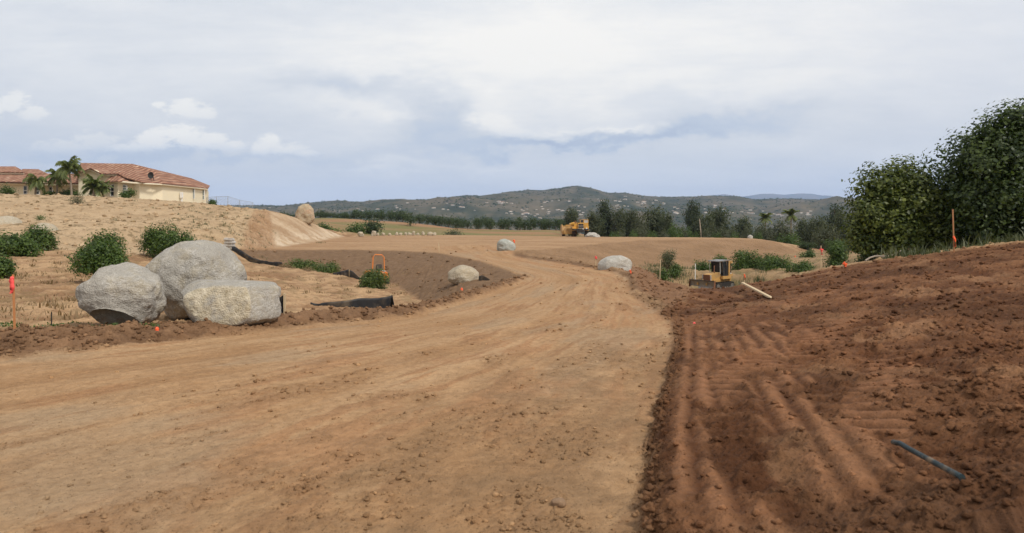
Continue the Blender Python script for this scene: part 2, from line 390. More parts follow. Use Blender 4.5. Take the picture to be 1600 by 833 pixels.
def pmask(poly, jit=0):
    X, Y = GX, GY
    if jit: X = X+jit*(fbm(GX*2.3, GY*2.3, 4, 601, .6)+.6*fbm(GX*9, GY*9, 2, 603))
    ins = np.zeros(X.shape, bool); n = len(poly)
    for i in range(n):
        (x1, y1), (x2, y2) = poly[i][:2], poly[(i+1) % n][:2]
        if y1 == y2: continue
        ins ^= ((y1 > Y) != (y2 > Y)) & (X < (x2-x1)*(Y-y1)/(y2-y1)+x1)
    return ins
road_poly = road_left + [P(750, 407, 51), P(690, 395, 64), P(660, 386, 78), P(760, 383, 84), P(797, 393, 66)] + road_right[::-1]
bank_poly = road_right[:10] + [P(1070, 478, 20.5), P(1080, 462, 26.5)] + crest + [(40, 8, 0), (40, -6, 0)]
berm_poly = road_left + berm_top[::-1]
bermw_poly = road_left + [P(750, 440, 31)] + berm_back[::-1]
hill_poly = hill_toe + [P(381, 391, 68), P(388, 370, 76), P(399, 342, 85), P(420, 328, 95), P(430, 320, 118), (-100, 150, 0), (-200, 150, 0), (-160, 30, 0)]
cut_poly = ridge + cutfoot[::-1]
mound_poly = [P(420, 328, 96), P(396, 333, 93), P(385, 350, 80), P(374, 392, 64), P(385, 394, 66), P(430, 388, 75), P(431, 370, 80), P(424, 345, 90)]
pad_poly = [P(371, 393, 66), P(381, 391, 68)] + cutfoot[1:] + pad_far[1:] + fill_top[::-1] + [P(800, 392, 59), P(760, 383, 84), P(660, 386, 78)] + [P(690, 395, 64), P(620, 391, 69.6), P(530, 389.5, 72), P(430, 390, 71)]
slope_poly = pad_near + [Z(795, -3, 34.5), Z(750, -3.1, 29), Z(700, -3.2, 25)] + toe[::-1]
fill_poly = fill_top + fill_toe[::-1] + [P(960, 417, 39), P(935, 414, 42.5), P(873, 406, 49.5), P(800, 392, 59)]
dark_poly = [P(984, 424, 35.5), P(960, 415, 41), P(960, 412, 52), P(1000, 418, 68), Z(1040, -5, 60), Z(1080, -5.6, 54), Z(1085, -2.9, 29), P(1070, 478, 20.5), P(1058, 484, 17.2), P(1030, 470, 20.5), P(996, 450, 25), P(991, 434, 31)]
hollow_poly = fill_toe + [P(1330, 396, 90), Z(1400, -2.6, 60), Z(1330, -1.9, 31), Z(1260, -2.5, 30), Z(1160, -2.9, 30), Z(1085, -3.3, 30), Z(1040, -5, 60), P(1000, 418, 68)]
M = {k: pmask(p, .055 if k == 'road' else 0) for k, p in dict(road=road_poly, bank=bank_poly, berm=berm_poly, bermw=bermw_poly, hill=hill_poly, cut=cut_poly, mound=mound_poly, pad=pad_poly, slope=slope_poly, fill=fill_poly, dark=dark_poly, strip=road_right[10:]+lip[11:][::-1], hollow=hollow_poly).items()}
M['bank'] &= ~M['road']
field = GY > 150
S_ = {k: blur(v.astype(float), 5) for k, v in M.items()}
S_['edge'] = np.clip(blur(pmask([(x-.05, y, 0) for x, y, z in road_right[:11]] + [(x-.05, y, 0) for x, y, z in lip[:11]][::-1], .055).astype(float), 5), 0, 1)

# road coordinate across the lane: 0 at the left edge, 1 at the right
ly = np.array([p[1] for p in road_left]+[51, 64, 84]); lx = np.array([p[0] for p in road_left]+[P(750, 407, 51)[0], P(690, 395, 64)[0], P(660, 386, 84)[0]])
rp = sorted(road_right, key=lambda p: p[1]); ry = np.array([p[1] for p in rp]); rx = np.array([p[0] for p in rp])
LX, RX = np.interp(YR, ly, lx), np.interp(YR, ry, rx)
ker = np.ones(41)/41
LXs = np.convolve(np.pad(LX, 20, 'edge'), ker, 'valid'); RXs = np.convolve(np.pad(RX, 20, 'edge'), ker, 'valid')
T = (GX-LXs[:, None])/np.maximum(RXs-LXs, 1)[:, None]
Sy = np.log(np.maximum(GY+6, 1))*14

# relief of the dirt
X, Y = GX, GY
lod = sst(.0, 1., 1-np.clip((Y-25)/60, 0, 1))
n_big = fbm(X*.35, Y*.35, 3, 11); n_mid = fbm(X*1.6, Y*1.6, 4, 23); n_fin = fbm(X*6, Y*6, 4, 37, .6); n_fin2 = fbm(X*19, Y*19, 3, 51, .65)
clod = np.maximum(fbm(X*4.2, Y*4.2, 4, 71, .62), 0)**1.4
clod2 = np.maximum(fbm(X*11, Y*11, 3, 83, .6)-.05, 0)
streak = fbm(T*9, Sy*.22, 4, 5, .6); streak2 = fbm(T*34+n_mid*.25, Sy*.5, 4, 9, .6)
patch = fbm(X*.55+9, Y*.28+4, 4, 91, .55)
near = 1-sst(40, 90, Y)
D = np.zeros_like(GZ)
crumb = sst(.30, .6, T)*sst(.12, .5, fbm(T*11, Sy*.55, 4, 131, .55)+.25*sst(.55, .95, T)*(1-sst(7, 14, Y)))*S_['road']
D += S_['road']*(.018*streak+.010*streak2+.004*n_fin2*near+.02*n_big)+crumb*(.020*clod2+.008*n_fin*near)
for t0 in (.22, .34, .50, .62, .77): D -= S_['road']*.012*np.exp(-((T-t0-.02*n_big)/.022)**2)*(1+.5*np.sin(Sy*9))*sst(-.3, .3, fbm(T*3+t0*9, Sy*.12, 2, 141))
rough_ = np.clip(S_['bermw']*1.0+S_['dark']*.8+S_['slope']*.45, 0, 1)
D += S_['berm']*.09*sst(14, 18, Y)
D += rough_*(.07*n_mid+.06*clod+.02*clod2*near+.015*n_fin*near)
D += S_['bank']*(.05*n_mid+.045*clod+.018*clod2+.016*n_fin+.008*n_fin2)
D += S_['edge']*(.03*n_mid+.03*clod+.03*clod2)
# cleat prints of a dozer pressed into the bank: a diagonal band of short ridges, and a few lanes running away along the road edge
def cleats(p0, p1, half, lam, amp, seed, fade=.5):
    (x0, y0), (x1, y1) = p0, p1; L = math.hypot(x1-x0, y1-y0); ux, uy = (x1-x0)/L, (y1-y0)/L
    s = (X-x0)*ux+(Y-y0)*uy; t = -(X-x0)*uy+(Y-y0)*ux+.10*n_mid
    m = sst(-fade, 0, s)*(1-sst(L, L+fade, s))*(1-sst(half*.75, half, abs(t)))
    wv = .5+.5*np.sin(2*np.pi*(s+.04*n_mid)/lam)
    wv = wv**.7
    br = sst(-.45, .2, fbm(s*1.3, t*1.1, 3, seed))
    return m*br, wv
for p0, p1, half, lam, amp, sd_ in [((2.15, 6.9), (6.2, 12.6), .5, .25, .030, 201), ((2.6, 5.0), (4.2, 7.4), .3, .25, .018, 203), ((3.4, 14.0), (9.0, 17.5), .5, .27, .025, 205)]:
    m_, wv = cleats(p0, p1, half, lam, amp, sd_); D = D*(1-.65*m_)+m_*amp*(wv-.5)*1.3
    S_['cl%d' % sd_] = m_*wv
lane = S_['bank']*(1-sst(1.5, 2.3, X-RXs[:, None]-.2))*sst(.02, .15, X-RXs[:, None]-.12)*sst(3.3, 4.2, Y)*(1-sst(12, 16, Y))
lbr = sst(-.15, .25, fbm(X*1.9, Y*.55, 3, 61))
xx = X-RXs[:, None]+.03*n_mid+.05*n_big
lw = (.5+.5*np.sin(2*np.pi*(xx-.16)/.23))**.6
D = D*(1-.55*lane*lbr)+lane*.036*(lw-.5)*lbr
D += S_['hill']*(.16*fbm(X*.5, Y*.5, 3, 301)+.14*np.maximum(fbm(X*1.1, Y*1.1, 4, 303, .6), 0)*sst(-.2, .5, fbm(X*.08, Y*.08, 2, 305)+.2*(X > -55)))
D += (S_['pad']*.06+S_['fill']*.09+S_['cut']*.1+S_['mound']*.35+S_['hollow']*.12)*(n_mid*.6+n_big*.5)
other = np.clip(1-S_['road']-S_['bank']-S_['bermw']-S_['hill']-S_['pad']-S_['slope']-S_['dark'], 0, 1)
D += other*(.06*n_mid*near+.05*clod*near+.018*n_fin*near+.05*n_big)
rill = 1-np.abs(fbm(X*.9, Y*.10, 4, 411, .6))*2.2
D -= (S_['fill']*.10+S_['cut']*.22+S_['slope']*.07)*np.clip(rill, 0, 1)**3
D += field*0.5*fbm(X*.03, Y*.03, 3, 401)*sst(150, 190, Y)
GZ0 = GZ.copy()
GZ = GZ+D

def hgt(x, y):
    j = np.interp(y, YR, np.arange(len(YR))); j0 = int(min(max(j, 0), len(YR)-2)); fj = j-j0
    i = np.interp(x/math.sqrt(max(y, 0)**2+2.2**2), UC, np.arange(len(UC))); i0 = int(min(max(i, 0), len(UC)-2)); fi = i-i0
    g = GZ[j0:j0+2, i0:i0+2]
    return float((g[0, 0]*(1-fi)+g[0, 1]*fi)*(1-fj)+(g[1, 0]*(1-fi)+g[1, 1]*fi)*fj)
def on(px, py, dmin=3.5, dmax=300):
    """first point of the ground under a viewing ray of the photograph"""
    d = dmin
    while d < dmax:
        x, y, z = P(px, py, d)
        if z < hgt(x, y): return Vector((x, y, hgt(x, y)))
        d *= 1.004
    return Vector((x, y, hgt(x, y)))
def at(px, d, dz=0):
    x = (px-800)/F*d; return Vector((x, d, hgt(x, d)+dz))

# soil colours (dry tan, moist brown, red clay, pale decomposed granite), some following the relief
def C(*c): return np.array(c)
colr = np.zeros(GX.shape+(3,))
def lay(mask, c): 
    global colr
    colr = colr*(1-mask[..., None])+mask[..., None]*c
def var(c1, c2, f): return c1+(c2-c1)*np.clip(f, 0, 1)[..., None]
colr[:] = C(.33, .215, .125)
lay(np.clip(other, 0, 1), var(C(.25, .155, .088), C(.43, .30, .18), .5+.6*n_mid+.5*patch+.6*fbm(X*.5, Y*.14, 4, 341, .6)))
lay(other*.5*sst(.15, .5, fbm(X*1.1+8, Y*.5, 4, 343, .6)), C(.20, .15, .08))
lay(S_['hill'], var(C(.35, .26, .165), C(.48, .375, .25), .5+.45*fbm(X*.25, Y*.25, 4, 307)+.25*fbm(X*1.4, Y*1.4, 3, 309)))
hw = S_['hill']*sst(.28, .5, fbm(X*.9, Y*.9, 4, 311, .62))*sst(-.35, .5, fbm(X*.06+2, Y*.06, 2, 313)+.5*sst(-72, -50, X))
lay(hw*.75, C(.17, .13, .07))
lay(S_['pad'], var(C(.29, .185, .105), C(.40, .275, .165), .5+.5*fbm(X*.05, Y*.22, 4, 315)+.3*fbm(X*.4, Y*.4, 3, 316)))
lay(S_['cut'], var(C(.34, .24, .15), C(.54, .44, .32), .45+.6*fbm(X*.12, (Y-X*.3)*.35, 4, 317, .6)))
footl = S_['cut']*sst(14, 2, (Y-66)*0+np.abs(GZ0-(CZ-3.0))*6)
lay(footl*.6*sst(-.3, .3, n_big+n_mid*.5), C(.64, .57, .46))
md = S_['mound']*sst(-.5, .1, n_mid+1.2*(S_['mound']-.6))
lay(np.clip(md*.8, 0, 1), var(C(.24, .145, .08), C(.38, .26, .16), .5+.8*n_mid+.5*n_big))
lay(S_['fill'], var(C(.21, .135, .077), C(.30, .20, .12), .5+.45*fbm(X*.2, Y*.2, 4, 319)))
lay(S_['slope'], var(C(.145, .092, .055), C(.215, .145, .09), .5+.5*n_mid))
lay(S_['dark'], var(C(.16, .088, .05), C(.25, .15, .088), .5+.5*n_mid))
lay(np.clip(S_['strip']*1.2, 0, 1), var(C(.13, .078, .045), C(.21, .13, .075), .5+.6*n_mid))
lay(S_['hollow'], var(C(.19, .135, .075), C(.34, .245, .145), .5+.6*n_big+.25*n_mid))
green = sst(.1, .5, fbm(X*.35, Y*.35, 4, 321))
lay(S_['hollow']*green*.45, C(.11, .12, .05))
lay(S_['bermw'], var(C(.13, .075, .042), C(.235, .145, .085), .5+.5*n_mid+.25*n_fin))
road_c = var(C(.36, .225, .12), C(.46, .315, .185), .5+.55*streak+.3*patch)
road_c = road_c+(C(.37, .21, .11)-road_c)*np.clip(sst(.05, .6, streak2*.6+patch*.8+.45*sst(.45, .9, T)-.15)*.7, 0, 1)[..., None]
road_c = road_c+(C(.37, .28, .185)-road_c)*np.clip(sst(.2, .7, fbm(T*5+7, Sy*.3, 4, 135)+.1)*.6, 0, 1)[..., None]
road_c = road_c+(C(.27, .165, .09)-road_c)*np.clip(crumb*(.25+.35*sst(0, .3, clod2))+.35*sst(.35, .6, streak2), 0, .7)[..., None]
gry = sst(.62, .98, T)*(1-sst(9, 15, Y))
road_c = road_c+(C(.25, .165, .095)-road_c)*np.clip(gry*(.5+.6*n_mid), 0, .75)[..., None]
road_c = road_c*(.90+.06*sst(.3, .8, T)-.05*(1-sst(4, 9, Y)))[..., None]
lay(S_['road'], road_c)
bank_c = var(C(.120, .058, .030), C(.235, .130, .072), .45+.65*n_mid+.45*patch+.3*n_fin)
bank_c = bank_c+(C(.30, .185, .11)-bank_c)*np.clip(sst(.15, .65, fbm(X*.8, Y*.5, 5, 323, .6))*.75, 0, 1)[..., None]
bank_c = bank_c+(C(.115, .06, .034)-bank_c)*np.clip(sst(.1, .6, fbm(X*.5+4, Y*.4, 5, 325, .6))*.65, 0, 1)[..., None]
bank_c = bank_c*(1-.24*sst(.0, .55, fbm(X*.22+1, Y*.16, 3, 333)))[..., None]
lay(S_['bank'], bank_c)
lay(lane*lw*lbr*.75, C(.33, .185, .105)); lay(lane*(1-lw)*lbr*.5, C(.13, .065, .036))  # colour follows the ruts: lighter on the crests, darker in the grooves
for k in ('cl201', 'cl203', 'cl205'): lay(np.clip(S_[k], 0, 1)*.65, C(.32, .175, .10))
lay(S_['edge']*.6, var(C(.13, .075, .042), C(.20, .12, .07), .5+.6*n_mid))  # darker band along the trench between road and bank lip
fm = sst(148, 160, Y)
lay(fm, var(C(.30, .185, .105), C(.17, .165, .07), .40+.9*fbm(X*.02, Y*.035, 4, 327)))
colr = colr*(C(.96, .905, .85)*(1-S_['bank'][..., None])+C(.83, .725, .64)*S_['bank'][..., None])
colr = np.clip(colr, .01, .9)

def soil_mat():
    m, b, bs = newmat('soil'); co = objco(b)
    at_ = b.n('ShaderNodeAttribute', attribute_name='soil').outputs['Color']
    f1 = b.noise(co, 9, 6, .65); f2 = b.noise(co, 60, 4, .6); f3 = b.noise(co, 1.7, 5, .6)
    c = b.mix(b.mr(f1, .3, .7), b.mix(1, at_, (.80, .78, .76), 'MULTIPLY'), b.mix(1, at_, (1.16, 1.17, 1.18), 'MULTIPLY'))
    c = b.mix(b.mr(f3, .3, .7, 0, .5), c, b.mix(1, c, (1.12, 1.06, 1.0), 'MULTIPLY'))
    v = b.vor(co, 46, out='Color'); vd = b.vor(co, 46)
    s2 = b.n('ShaderNodeSeparateColor'); b.put(s2.inputs[0], v)
    pe = b.m('MULTIPLY', b.mr(s2.outputs[0], .80, .84), b.mr(vd, .42, .3))
    c = b.mix(b.m('MULTIPLY', pe, .35), c, b.mix(s2.outputs[1], b.mix(1, at_, (.5, .5, .5), 'MULTIPLY'), b.mix(1, at_, (1.5, 1.55, 1.6), 'MULTIPLY')))
    b.put(bs.inputs['Base Color'], c); bs.inputs['Roughness'].default_value = .95; bs.inputs['Specular IOR Level'].default_value = .12
    h = b.m('ADD', b.m('MULTIPLY', f1, 1.0), b.m('ADD', b.m('MULTIPLY', f2, .45), b.m('MULTIPLY', pe, .5)))
    bump(b, bs, h, .9, .03)
    return m
SOIL = soil_mat()

def build_ground():
    nr, nc = GX.shape
    V = np.stack([GX, GY, GZ], -1).reshape(-1, 3).astype(np.float32)
    dxr = np.gradient(V.reshape(nr, nc, 3), axis=1); dyr = np.gradient(V.reshape(nr, nc, 3), axis=0)
    N = np.cross(dxr, dyr); N /= np.linalg.norm(N, axis=-1, keepdims=True)+1e-12; N = N.reshape(-1, 3).astype(np.float32)
    idx = np.arange(nr*nc).reshape(nr, nc)
    Q = np.stack([idx[:-1, :-1], idx[:-1, 1:], idx[1:, 1:], idx[1:, :-1]], -1).reshape(-1, 4)
    reg = np.zeros((nr, nc), int)
    for k, nm in ((1, 'hill'), (2, 'pad'), (4, 'bank'), (3, 'road')): reg[M[nm]] = k
    rq = reg[:-1, :-1].reshape(-1)
    names = ['ground', 'hillside', 'graded_pad', 'dirt_road', 'dirt_bank']
    labs = ['brown dug over soil with low berms beside the road', 'pale sandy slope rising to the house', 'flat graded dirt pad behind the road', 'wide tan dirt road curving away to the left', 'dark reddish brown dirt bank right of the road']
    Cc = colr.reshape(-1, 3)
    for k, nm in enumerate(names):
        q = Q[rq == k]
        if not len(q): continue
        u, inv = np.unique(q.ravel(), return_inverse=True)
        o = mesh_np(nm, V[u], inv.reshape(-1, 4), SOIL, smooth=True)
        ca = o.data.attributes.new('soil', 'FLOAT_COLOR', 'POINT')
        ca.data.foreach_set('color', np.concatenate([Cc[u], np.ones((len(u), 1))], 1).astype(np.float32).ravel())
        o.data.normals_split_custom_set_from_vertices(N[u])
        tag(o, labs[k], 'ground', kind='structure')
build_ground()
# ------------------------------------------------------------------ far hills, mountains, air
def hills_mat():
    m, b, bs = newmat('chaparral'); co = objco(b)
    n1 = b.noise(co, .012, 6, .62); n2 = b.noise(co, .0028, 5, .6); n3 = b.noise(co, .05, 4, .6)
    c = b.ramp(n1, [(.3, (.030, .040, .026)), (.5, (.054, .060, .037)), (.62, (.10, .09, .058)), (.75, (.20, .16, .11))])
    c = b.mix(b.mr(n2, .46, .60, 0, .85, True), c, b.mix(n3, (.045, .05, .03), (.22, .17, .115)))
    b.put(bs.inputs['Base Color'], c); bs.inputs['Roughness'].default_value = 1; bs.inputs['Specular IOR Level'].default_value = .05
    return m
CHAP = hills_mat()
SKYL = [(-700, 330), (-200, 326), (300, 324), (400, 321), (440, 322.5), (490, 320), (530, 319), (562, 319.5), (600, 315), (625, 314), (660, 313), (700, 309), (728, 305.5), (750, 307), (790, 302.5), (825, 300), (850, 299),
        (880, 295.5), (905, 294.5), (922, 295.5), (950, 302), (978, 303), (1005, 309), (1050, 312), (1085, 310), (1110, 308), (1152, 308), (1182, 313), (1240, 312), (1275, 312.5), (1330, 315), (1450, 318), (1700, 316), (2400, 322)]
hp = np.array(SKYL, float)
HU = np.linspace(-1.45, 1.45, 760); HD = np.concatenate([np.linspace(420, 1400, 90), np.linspace(1415, 4300, 190)])
HX = HU[None, :]*HD[:, None]; HYY = np.repeat(HD[:, None], len(HU), 1)
pxs = HU*F+800; sky_py = np.interp(pxs, hp[:, 0], hp[:, 1])
dr = 3300+260*np.sin(HU*5+1)                                   # distance of the ridge line
zr = (HY-sky_py)/F*dr
tt = (HYY-900)/(dr[None, :]-900)
val = -62+10*fbm(HX*.002, HYY*.002, 3, 501)
base = np.where(tt < 1, val+(zr[None, :]-val)*sst(0, 1, tt)**1.15, zr[None, :]-(tt-1)*260)
spur = fbm(HX*.0016+3, HYY*.0016, 5, 503, .52)
env = np.clip(tt*3, 0, 1)*np.clip((1.0-tt)*2.6, 0, 1)
HZ = base+spur*46*env+6*fbm(HX*.02, HYY*.02, 3, 505)*np.clip(1.02-tt, 0, 1)
HZ = np.where(HYY < 560, HZ*sst(420, 560, HYY)+(-36)*(1-sst(420, 560, HYY)), HZ)
HZ += CZ
def grid_faces(nr, nc):
    idx = np.arange(nr*nc).reshape(nr, nc)
    return np.stack([idx[:-1, :-1], idx[:-1, 1:], idx[1:, 1:], idx[1:, :-1]], -1).reshape(-1, 4)
hills = mesh_np('hills', np.stack([HX, HYY, HZ], -1).reshape(-1, 3), grid_faces(*HX.shape), CHAP, smooth=True)
tag(hills, 'scrub covered hills dotted with houses on the horizon', 'hills', kind='structure')
def hill_h(x, y):
    j = np.interp(y, HD, np.arange(len(HD))); i = np.interp(x/y, HU, np.arange(len(HU))); j0, i0 = int(min(j, len(HD)-2)), int(min(i, len(HU)-2)); fj, fi = j-j0, i-i0
    g = HZ[j0:j0+2, i0:i0+2]; return float((g[0, 0]*(1-fi)+g[0, 1]*fi)*(1-fj)+(g[1, 0]*(1-fi)+g[1, 1]*fi)*fj)
def on_hill(px, py):
    i = np.interp((px-800)/F, HU, np.arange(len(HU))); zc = HZ[:, int(round(i))]; ray = CZ-(py-HY)/F*HD
    k = np.nonzero((zc > ray) & (HD > 1250))[0]
    if not len(k): return None
    d = HD[k[0]]; x = (px-800)/F*d; return Vector((x, d, hill_h(x, d)))

def far_range():
    prof = np.array([(700, 330), (1040, 318), (1095, 308.5), (1115, 305), (1132, 303.7), (1150, 306.5), (1160, 307.8), (1186, 304), (1205, 303.2), (1225, 304.5), (1252, 302.2), (1268, 303), (1284, 305.5), (1296, 305.8), (1312, 308.5), (1328, 312.5), (1420, 318), (1800, 330)], float)
    U2 = (np.linspace(700, 1800, 330)-800)/F; D2 = np.linspace(9800, 12600, 36)
    X2 = U2[None, :]*D2[:, None]; Y2 = np.repeat(D2[:, None], len(U2), 1)
    z = (HY-np.interp(U2*F+800, prof[:, 0], prof[:, 1]))/F*11600; t = (Y2-9800)/1800
    Z2 = np.where(t < 1, -60+(z+60)*sst(0, 1, t), z-(t-1)*300)+60*fbm(X2*.0011, Y2*.0011, 4, 511)*np.clip(t*2, 0, 1)*np.clip((1-t)*3, 0, 1)+CZ
    o = mesh_np('mountains', np.stack([X2, Y2, Z2], -1).reshape(-1, 3), grid_faces(*X2.shape), CHAP, smooth=True)
    tag(o, 'distant blue mountain range', 'mountains', kind='structure')
far_range()
def haze():
    m = bpy.data.materials.new('haze'); m.use_nodes = True; nt = m.node_tree; nt.nodes.clear()
    v = nt.nodes.new('ShaderNodeVolumePrincipled'); v.inputs['Density'].default_value = HAZE; v.inputs['Color'].default_value = (.48, .63, .92, 1)
    v.inputs['Anisotropy'].default_value = .2
    out = nt.nodes.new('ShaderNodeOutputMaterial'); nt.links.new(v.outputs[0], out.inputs['Volume'])
    mb = MB(); mb.box((0, 6600, 240), (24000, 13600, 760)); o = mb.build('haze', m)
    tag(o, 'thin blue haze over the valley', 'haze', kind='stuff')
HAZE = 8e-5
haze()

# ------------------------------------------------------------------ foliage
def leaf_mat(name, dark, light, rough=.5, trans=.3):
    m, b, bs = newmat(name); nt = m.node_tree
    g = b.n('ShaderNodeNewGeometry'); r = g.outputs['Random Per Island']
    big = b.noise(objco(b), .9, 3, .6)
    f = b.m('ADD', b.m('MULTIPLY', r, .75), b.m('MULTIPLY', b.m('SUBTRACT', big, .5), .9))
    c = b.mix(f, dark, light)
    b.put(bs.inputs['Base Color'], c); bs.inputs['Roughness'].default_value = rough; bs.inputs['Specular IOR Level'].default_value = .35
    tr = b.n('ShaderNodeBsdfTranslucent'); b.put(tr.inputs[0], b.mix(1, c, (1.3, 1.45, .7), 'MULTIPLY'))
    mx = b.n('ShaderNodeMixShader'); mx.inputs[0].default_value = trans
    nt.links.new(bs.outputs[0], mx.inputs[1]); nt.links.new(tr.outputs[0], mx.inputs[2]); nt.links.new(mx.outputs[0], nt.nodes['Material Output'].inputs[0])
    return m
L_CIT = leaf_mat('citrus_leaf', (.028, .060, .010), (.13, .19, .034))
L_OAK = leaf_mat('broad_leaf', (.016, .032, .010), (.115, .155, .036), .45)
L_OAKL = leaf_mat('light_broad_leaf', (.026, .046, .009), (.19, .215, .040), .45)
L_ORCH = leaf_mat('orchard_leaf', (.028, .050, .014), (.080, .112, .034))
L_EUC = leaf_mat('eucalyptus_leaf', (.034, .048, .020), (.11, .12, .052), .6)
L_PINE = leaf_mat('pine_needle', (.024, .040, .017), (.075, .092, .038), .6)
L_OLV = leaf_mat('olive_leaf', (.055, .065, .034), (.13, .135, .075), .6)
L_YEL = leaf_mat('fresh_leaf', (.05, .085, .018), (.15, .19, .045))
L_PALM = leaf_mat('palm_leaf', (.075, .105, .028), (.24, .26, .085), .5)
L_DRY = leaf_mat('dry_leaf', (.16, .105, .055), (.34, .24, .13), .8, .15)
L_GRASS = leaf_mat('grass_blade', (.045, .085, .020), (.14, .19, .055))
L_WEED = leaf_mat('weed_blade', (.05, .065, .028), (.16, .17, .085))
BARK = plain('bark', (.13, .095, .065), .95, scale=14, var=.4, bumpd=.01)
PBARK = plain('palm_bark', (.26, .21, .16), .95, scale=10, var=.3)

def leaf_quads(Pc, N, size, asp=.5, bend=.0, seed=0, droop=0):
    r = np.random.default_rng(seed); n = len(Pc)
    a = r.normal(size=(n, 3)); a[:, 2] -= droop
    t = a-N*np.sum(a*N, 1, keepdims=True); t /= np.linalg.norm(t, axis=1, keepdims=True)+1e-9
    s = np.cross(N, t)
    L = size*(.65+.7*r.random(n))[:, None]; W = L*asp
    V = np.stack([Pc-t*L*.5, Pc+s*W*.5-N*W*.12, Pc+t*L*.5, Pc-s*W*.5-N*W*.12], 1)
    return V.reshape(-1, 3), np.arange(4*n).reshape(n, 4)

def crown_pts(blobs, n, clump, per, seed, inner=.55, low=-.9):
    """leaf positions: clumps (twigs) over the shells of the blobs, leaves gathered round every clump"""
    r = np.random.default_rng(seed); B = np.array(blobs, float)
    ar = (B[:, 3]*B[:, 4]+B[:, 4]*B[:, 5]+B[:, 3]*B[:, 5]); k = max(1, n//per)
    bi = r.choice(len(B), k, p=ar/ar.sum())
    v = r.normal(size=(k, 3)); v /= np.linalg.norm(v, axis=1, keepdims=True); v[:, 2] = np.where(v[:, 2] < low, -v[:, 2], v[:, 2])
    rad = (inner+(1.02-inner)*r.random(k)**.6)*np.where(r.random(k) < .10, 1+.28*r.random(k), 1)
    lump = 1+.16*np.sin(v[:, 0]*7+bi*1.7)*np.sin(v[:, 1]*6+bi)+.10*np.sin(v[:, 2]*11+bi*2.3)
    cp = B[bi, :3]+v*B[bi, 3:6]*(rad*lump)[:, None]
    ci = np.repeat(np.arange(k), per)
    Pc = cp[ci]+np.clip(r.normal(size=(k*per, 3)), -1.7, 1.7)*clump
    dl = (Pc-cp[ci])/clump; N = dl*.45+v[ci]*.4+r.normal(size=(k*per, 3))*.35+np.array([0, 0, .35]); N /= np.linalg.norm(N, axis=1, keepdims=True)
    return Pc, N
def crown(name, blobs, n, size, mat, parent=None, seed=1, clump=None, per=9, asp=.5, inner=.55, droop=0, zmin=.02):
    Pc, N = crown_pts(blobs, n, clump or size*1.1, per, seed, inner)
    k = Pc[:, 2] > zmin; Pc, N = Pc[k], N[k]
    V, Fc = leaf_quads(Pc, N, size, asp, seed=seed+1, droop=droop)
    return mesh_np(name, V, Fc, mat, parent)
def trunk(parent, h, r, limbs, seed=0, mat=None, name='trunk'):
    rr = random.Random(seed); mb = MB()
    mb.tube([(0, 0, -.25), (0, 0, 0), (rr.uniform(-.05, .05)*h, rr.uniform(-.05, .05)*h, h*.55), (rr.uniform(-.06, .06)*h, rr.uniform(-.06, .06)*h, h)], [r*1.5, r*1.15, r*.8, r*.35], 7)
    for q in limbs:
        q = Vector(q); z0 = h*rr.uniform(.3, .7); mid = Vector((q.x*.45, q.y*.45, (z0+q.z)*.55))
        mb.tube([(0, 0, z0), mid, q], [r*.55, r*.35, r*.12], 5)
    return mb.build(name, mat or BARK, parent, True)

# a tree prototype of unit height; copies are scaled
def tree(name, blobs, n, leaf, mat, seed, th=.6, tr=.03, **kw):
    root = empty(name, (0, 0, -500))
    crown('crown', blobs, n, leaf, mat, root, seed, **kw)
    trunk(root, th, tr, [(b_[0]*.8, b_[1]*.8, b_[2]) for b_ in blobs[:4]], seed)
    return root
def rb(seed, k, r0, r1, zlo, zhi, spread, flat=1.0):
    q = random.Random(seed); out = []
    for i in range(k):
        a = q.uniform(0, 6.283); rr = q.random()**.5*spread; z = zlo+(zhi-zlo)*((i+.5)/k)
        s = q.uniform(r0, r1); out.append((math.cos(a)*rr, math.sin(a)*rr, z, s, s, s*flat))
    return out
KINDS = {
    'orchard_tree': [tree('orchard_tree', rb(3, 7, .26, .36, .34, .72, .26), 900, .10, L_ORCH, 3, .45, .035, zmin=.08), tree('orchard_tree', rb(5, 7, .24, .36, .36, .74, .3), 900, .10, L_ORCH, 5, .45, .035, zmin=.08)],
    'eucalyptus_tree': [tree('eucalyptus_tree', rb(11, 17, .15, .22, .10, .84, .24), 4200, .062, L_EUC, 11, .8, .022, droop=.6, asp=.5), tree('eucalyptus_tree', rb(13, 18, .14, .22, .08, .82, .26), 4200, .062, L_EUC, 13, .8, .022, droop=.6, asp=.5),
                        tree('eucalyptus_tree', rb(17, 15, .15, .24, .10, .80, .22), 4200, .062, L_EUC, 17, .8, .022, droop=.6, asp=.5)],
    'pine_tree': [tree('pine_tree', [(q.uniform(-.04, .04), q.uniform(-.04, .04), z, w_*q.uniform(.8, 1.2), w_*q.uniform(.8, 1.2), .07) for q in [random.Random(21)] for z, w_ in [(.15, .22), (.25, .24), (.35, .22), (.45, .21), (.55, .19), (.65, .17), (.75, .14), (.85, .11), (.94, .06)]], 4200, .06, L_PINE, 21, .95, .022, asp=.45),
                  tree('pine_tree', rb(23, 15, .12, .20, .14, .86, .16), 3600, .06, L_PINE, 23, .9, .022, asp=.45)],
    'olive_tree': [tree('olive_tree', rb(31, 11, .22, .3, .2, .75, .28), 3200, .065, L_OLV, 31, .6, .03)],
    'bushy_tree': [tree('bushy_tree', rb(37, 12, .22, .32, .16, .74, .32), 3600, .07, L_CIT, 37, .6, .03), tree('bushy_tree', rb(39, 12, .22, .32, .16, .74, .32), 3600, .07, L_ORCH, 39, .6, .03)],
}
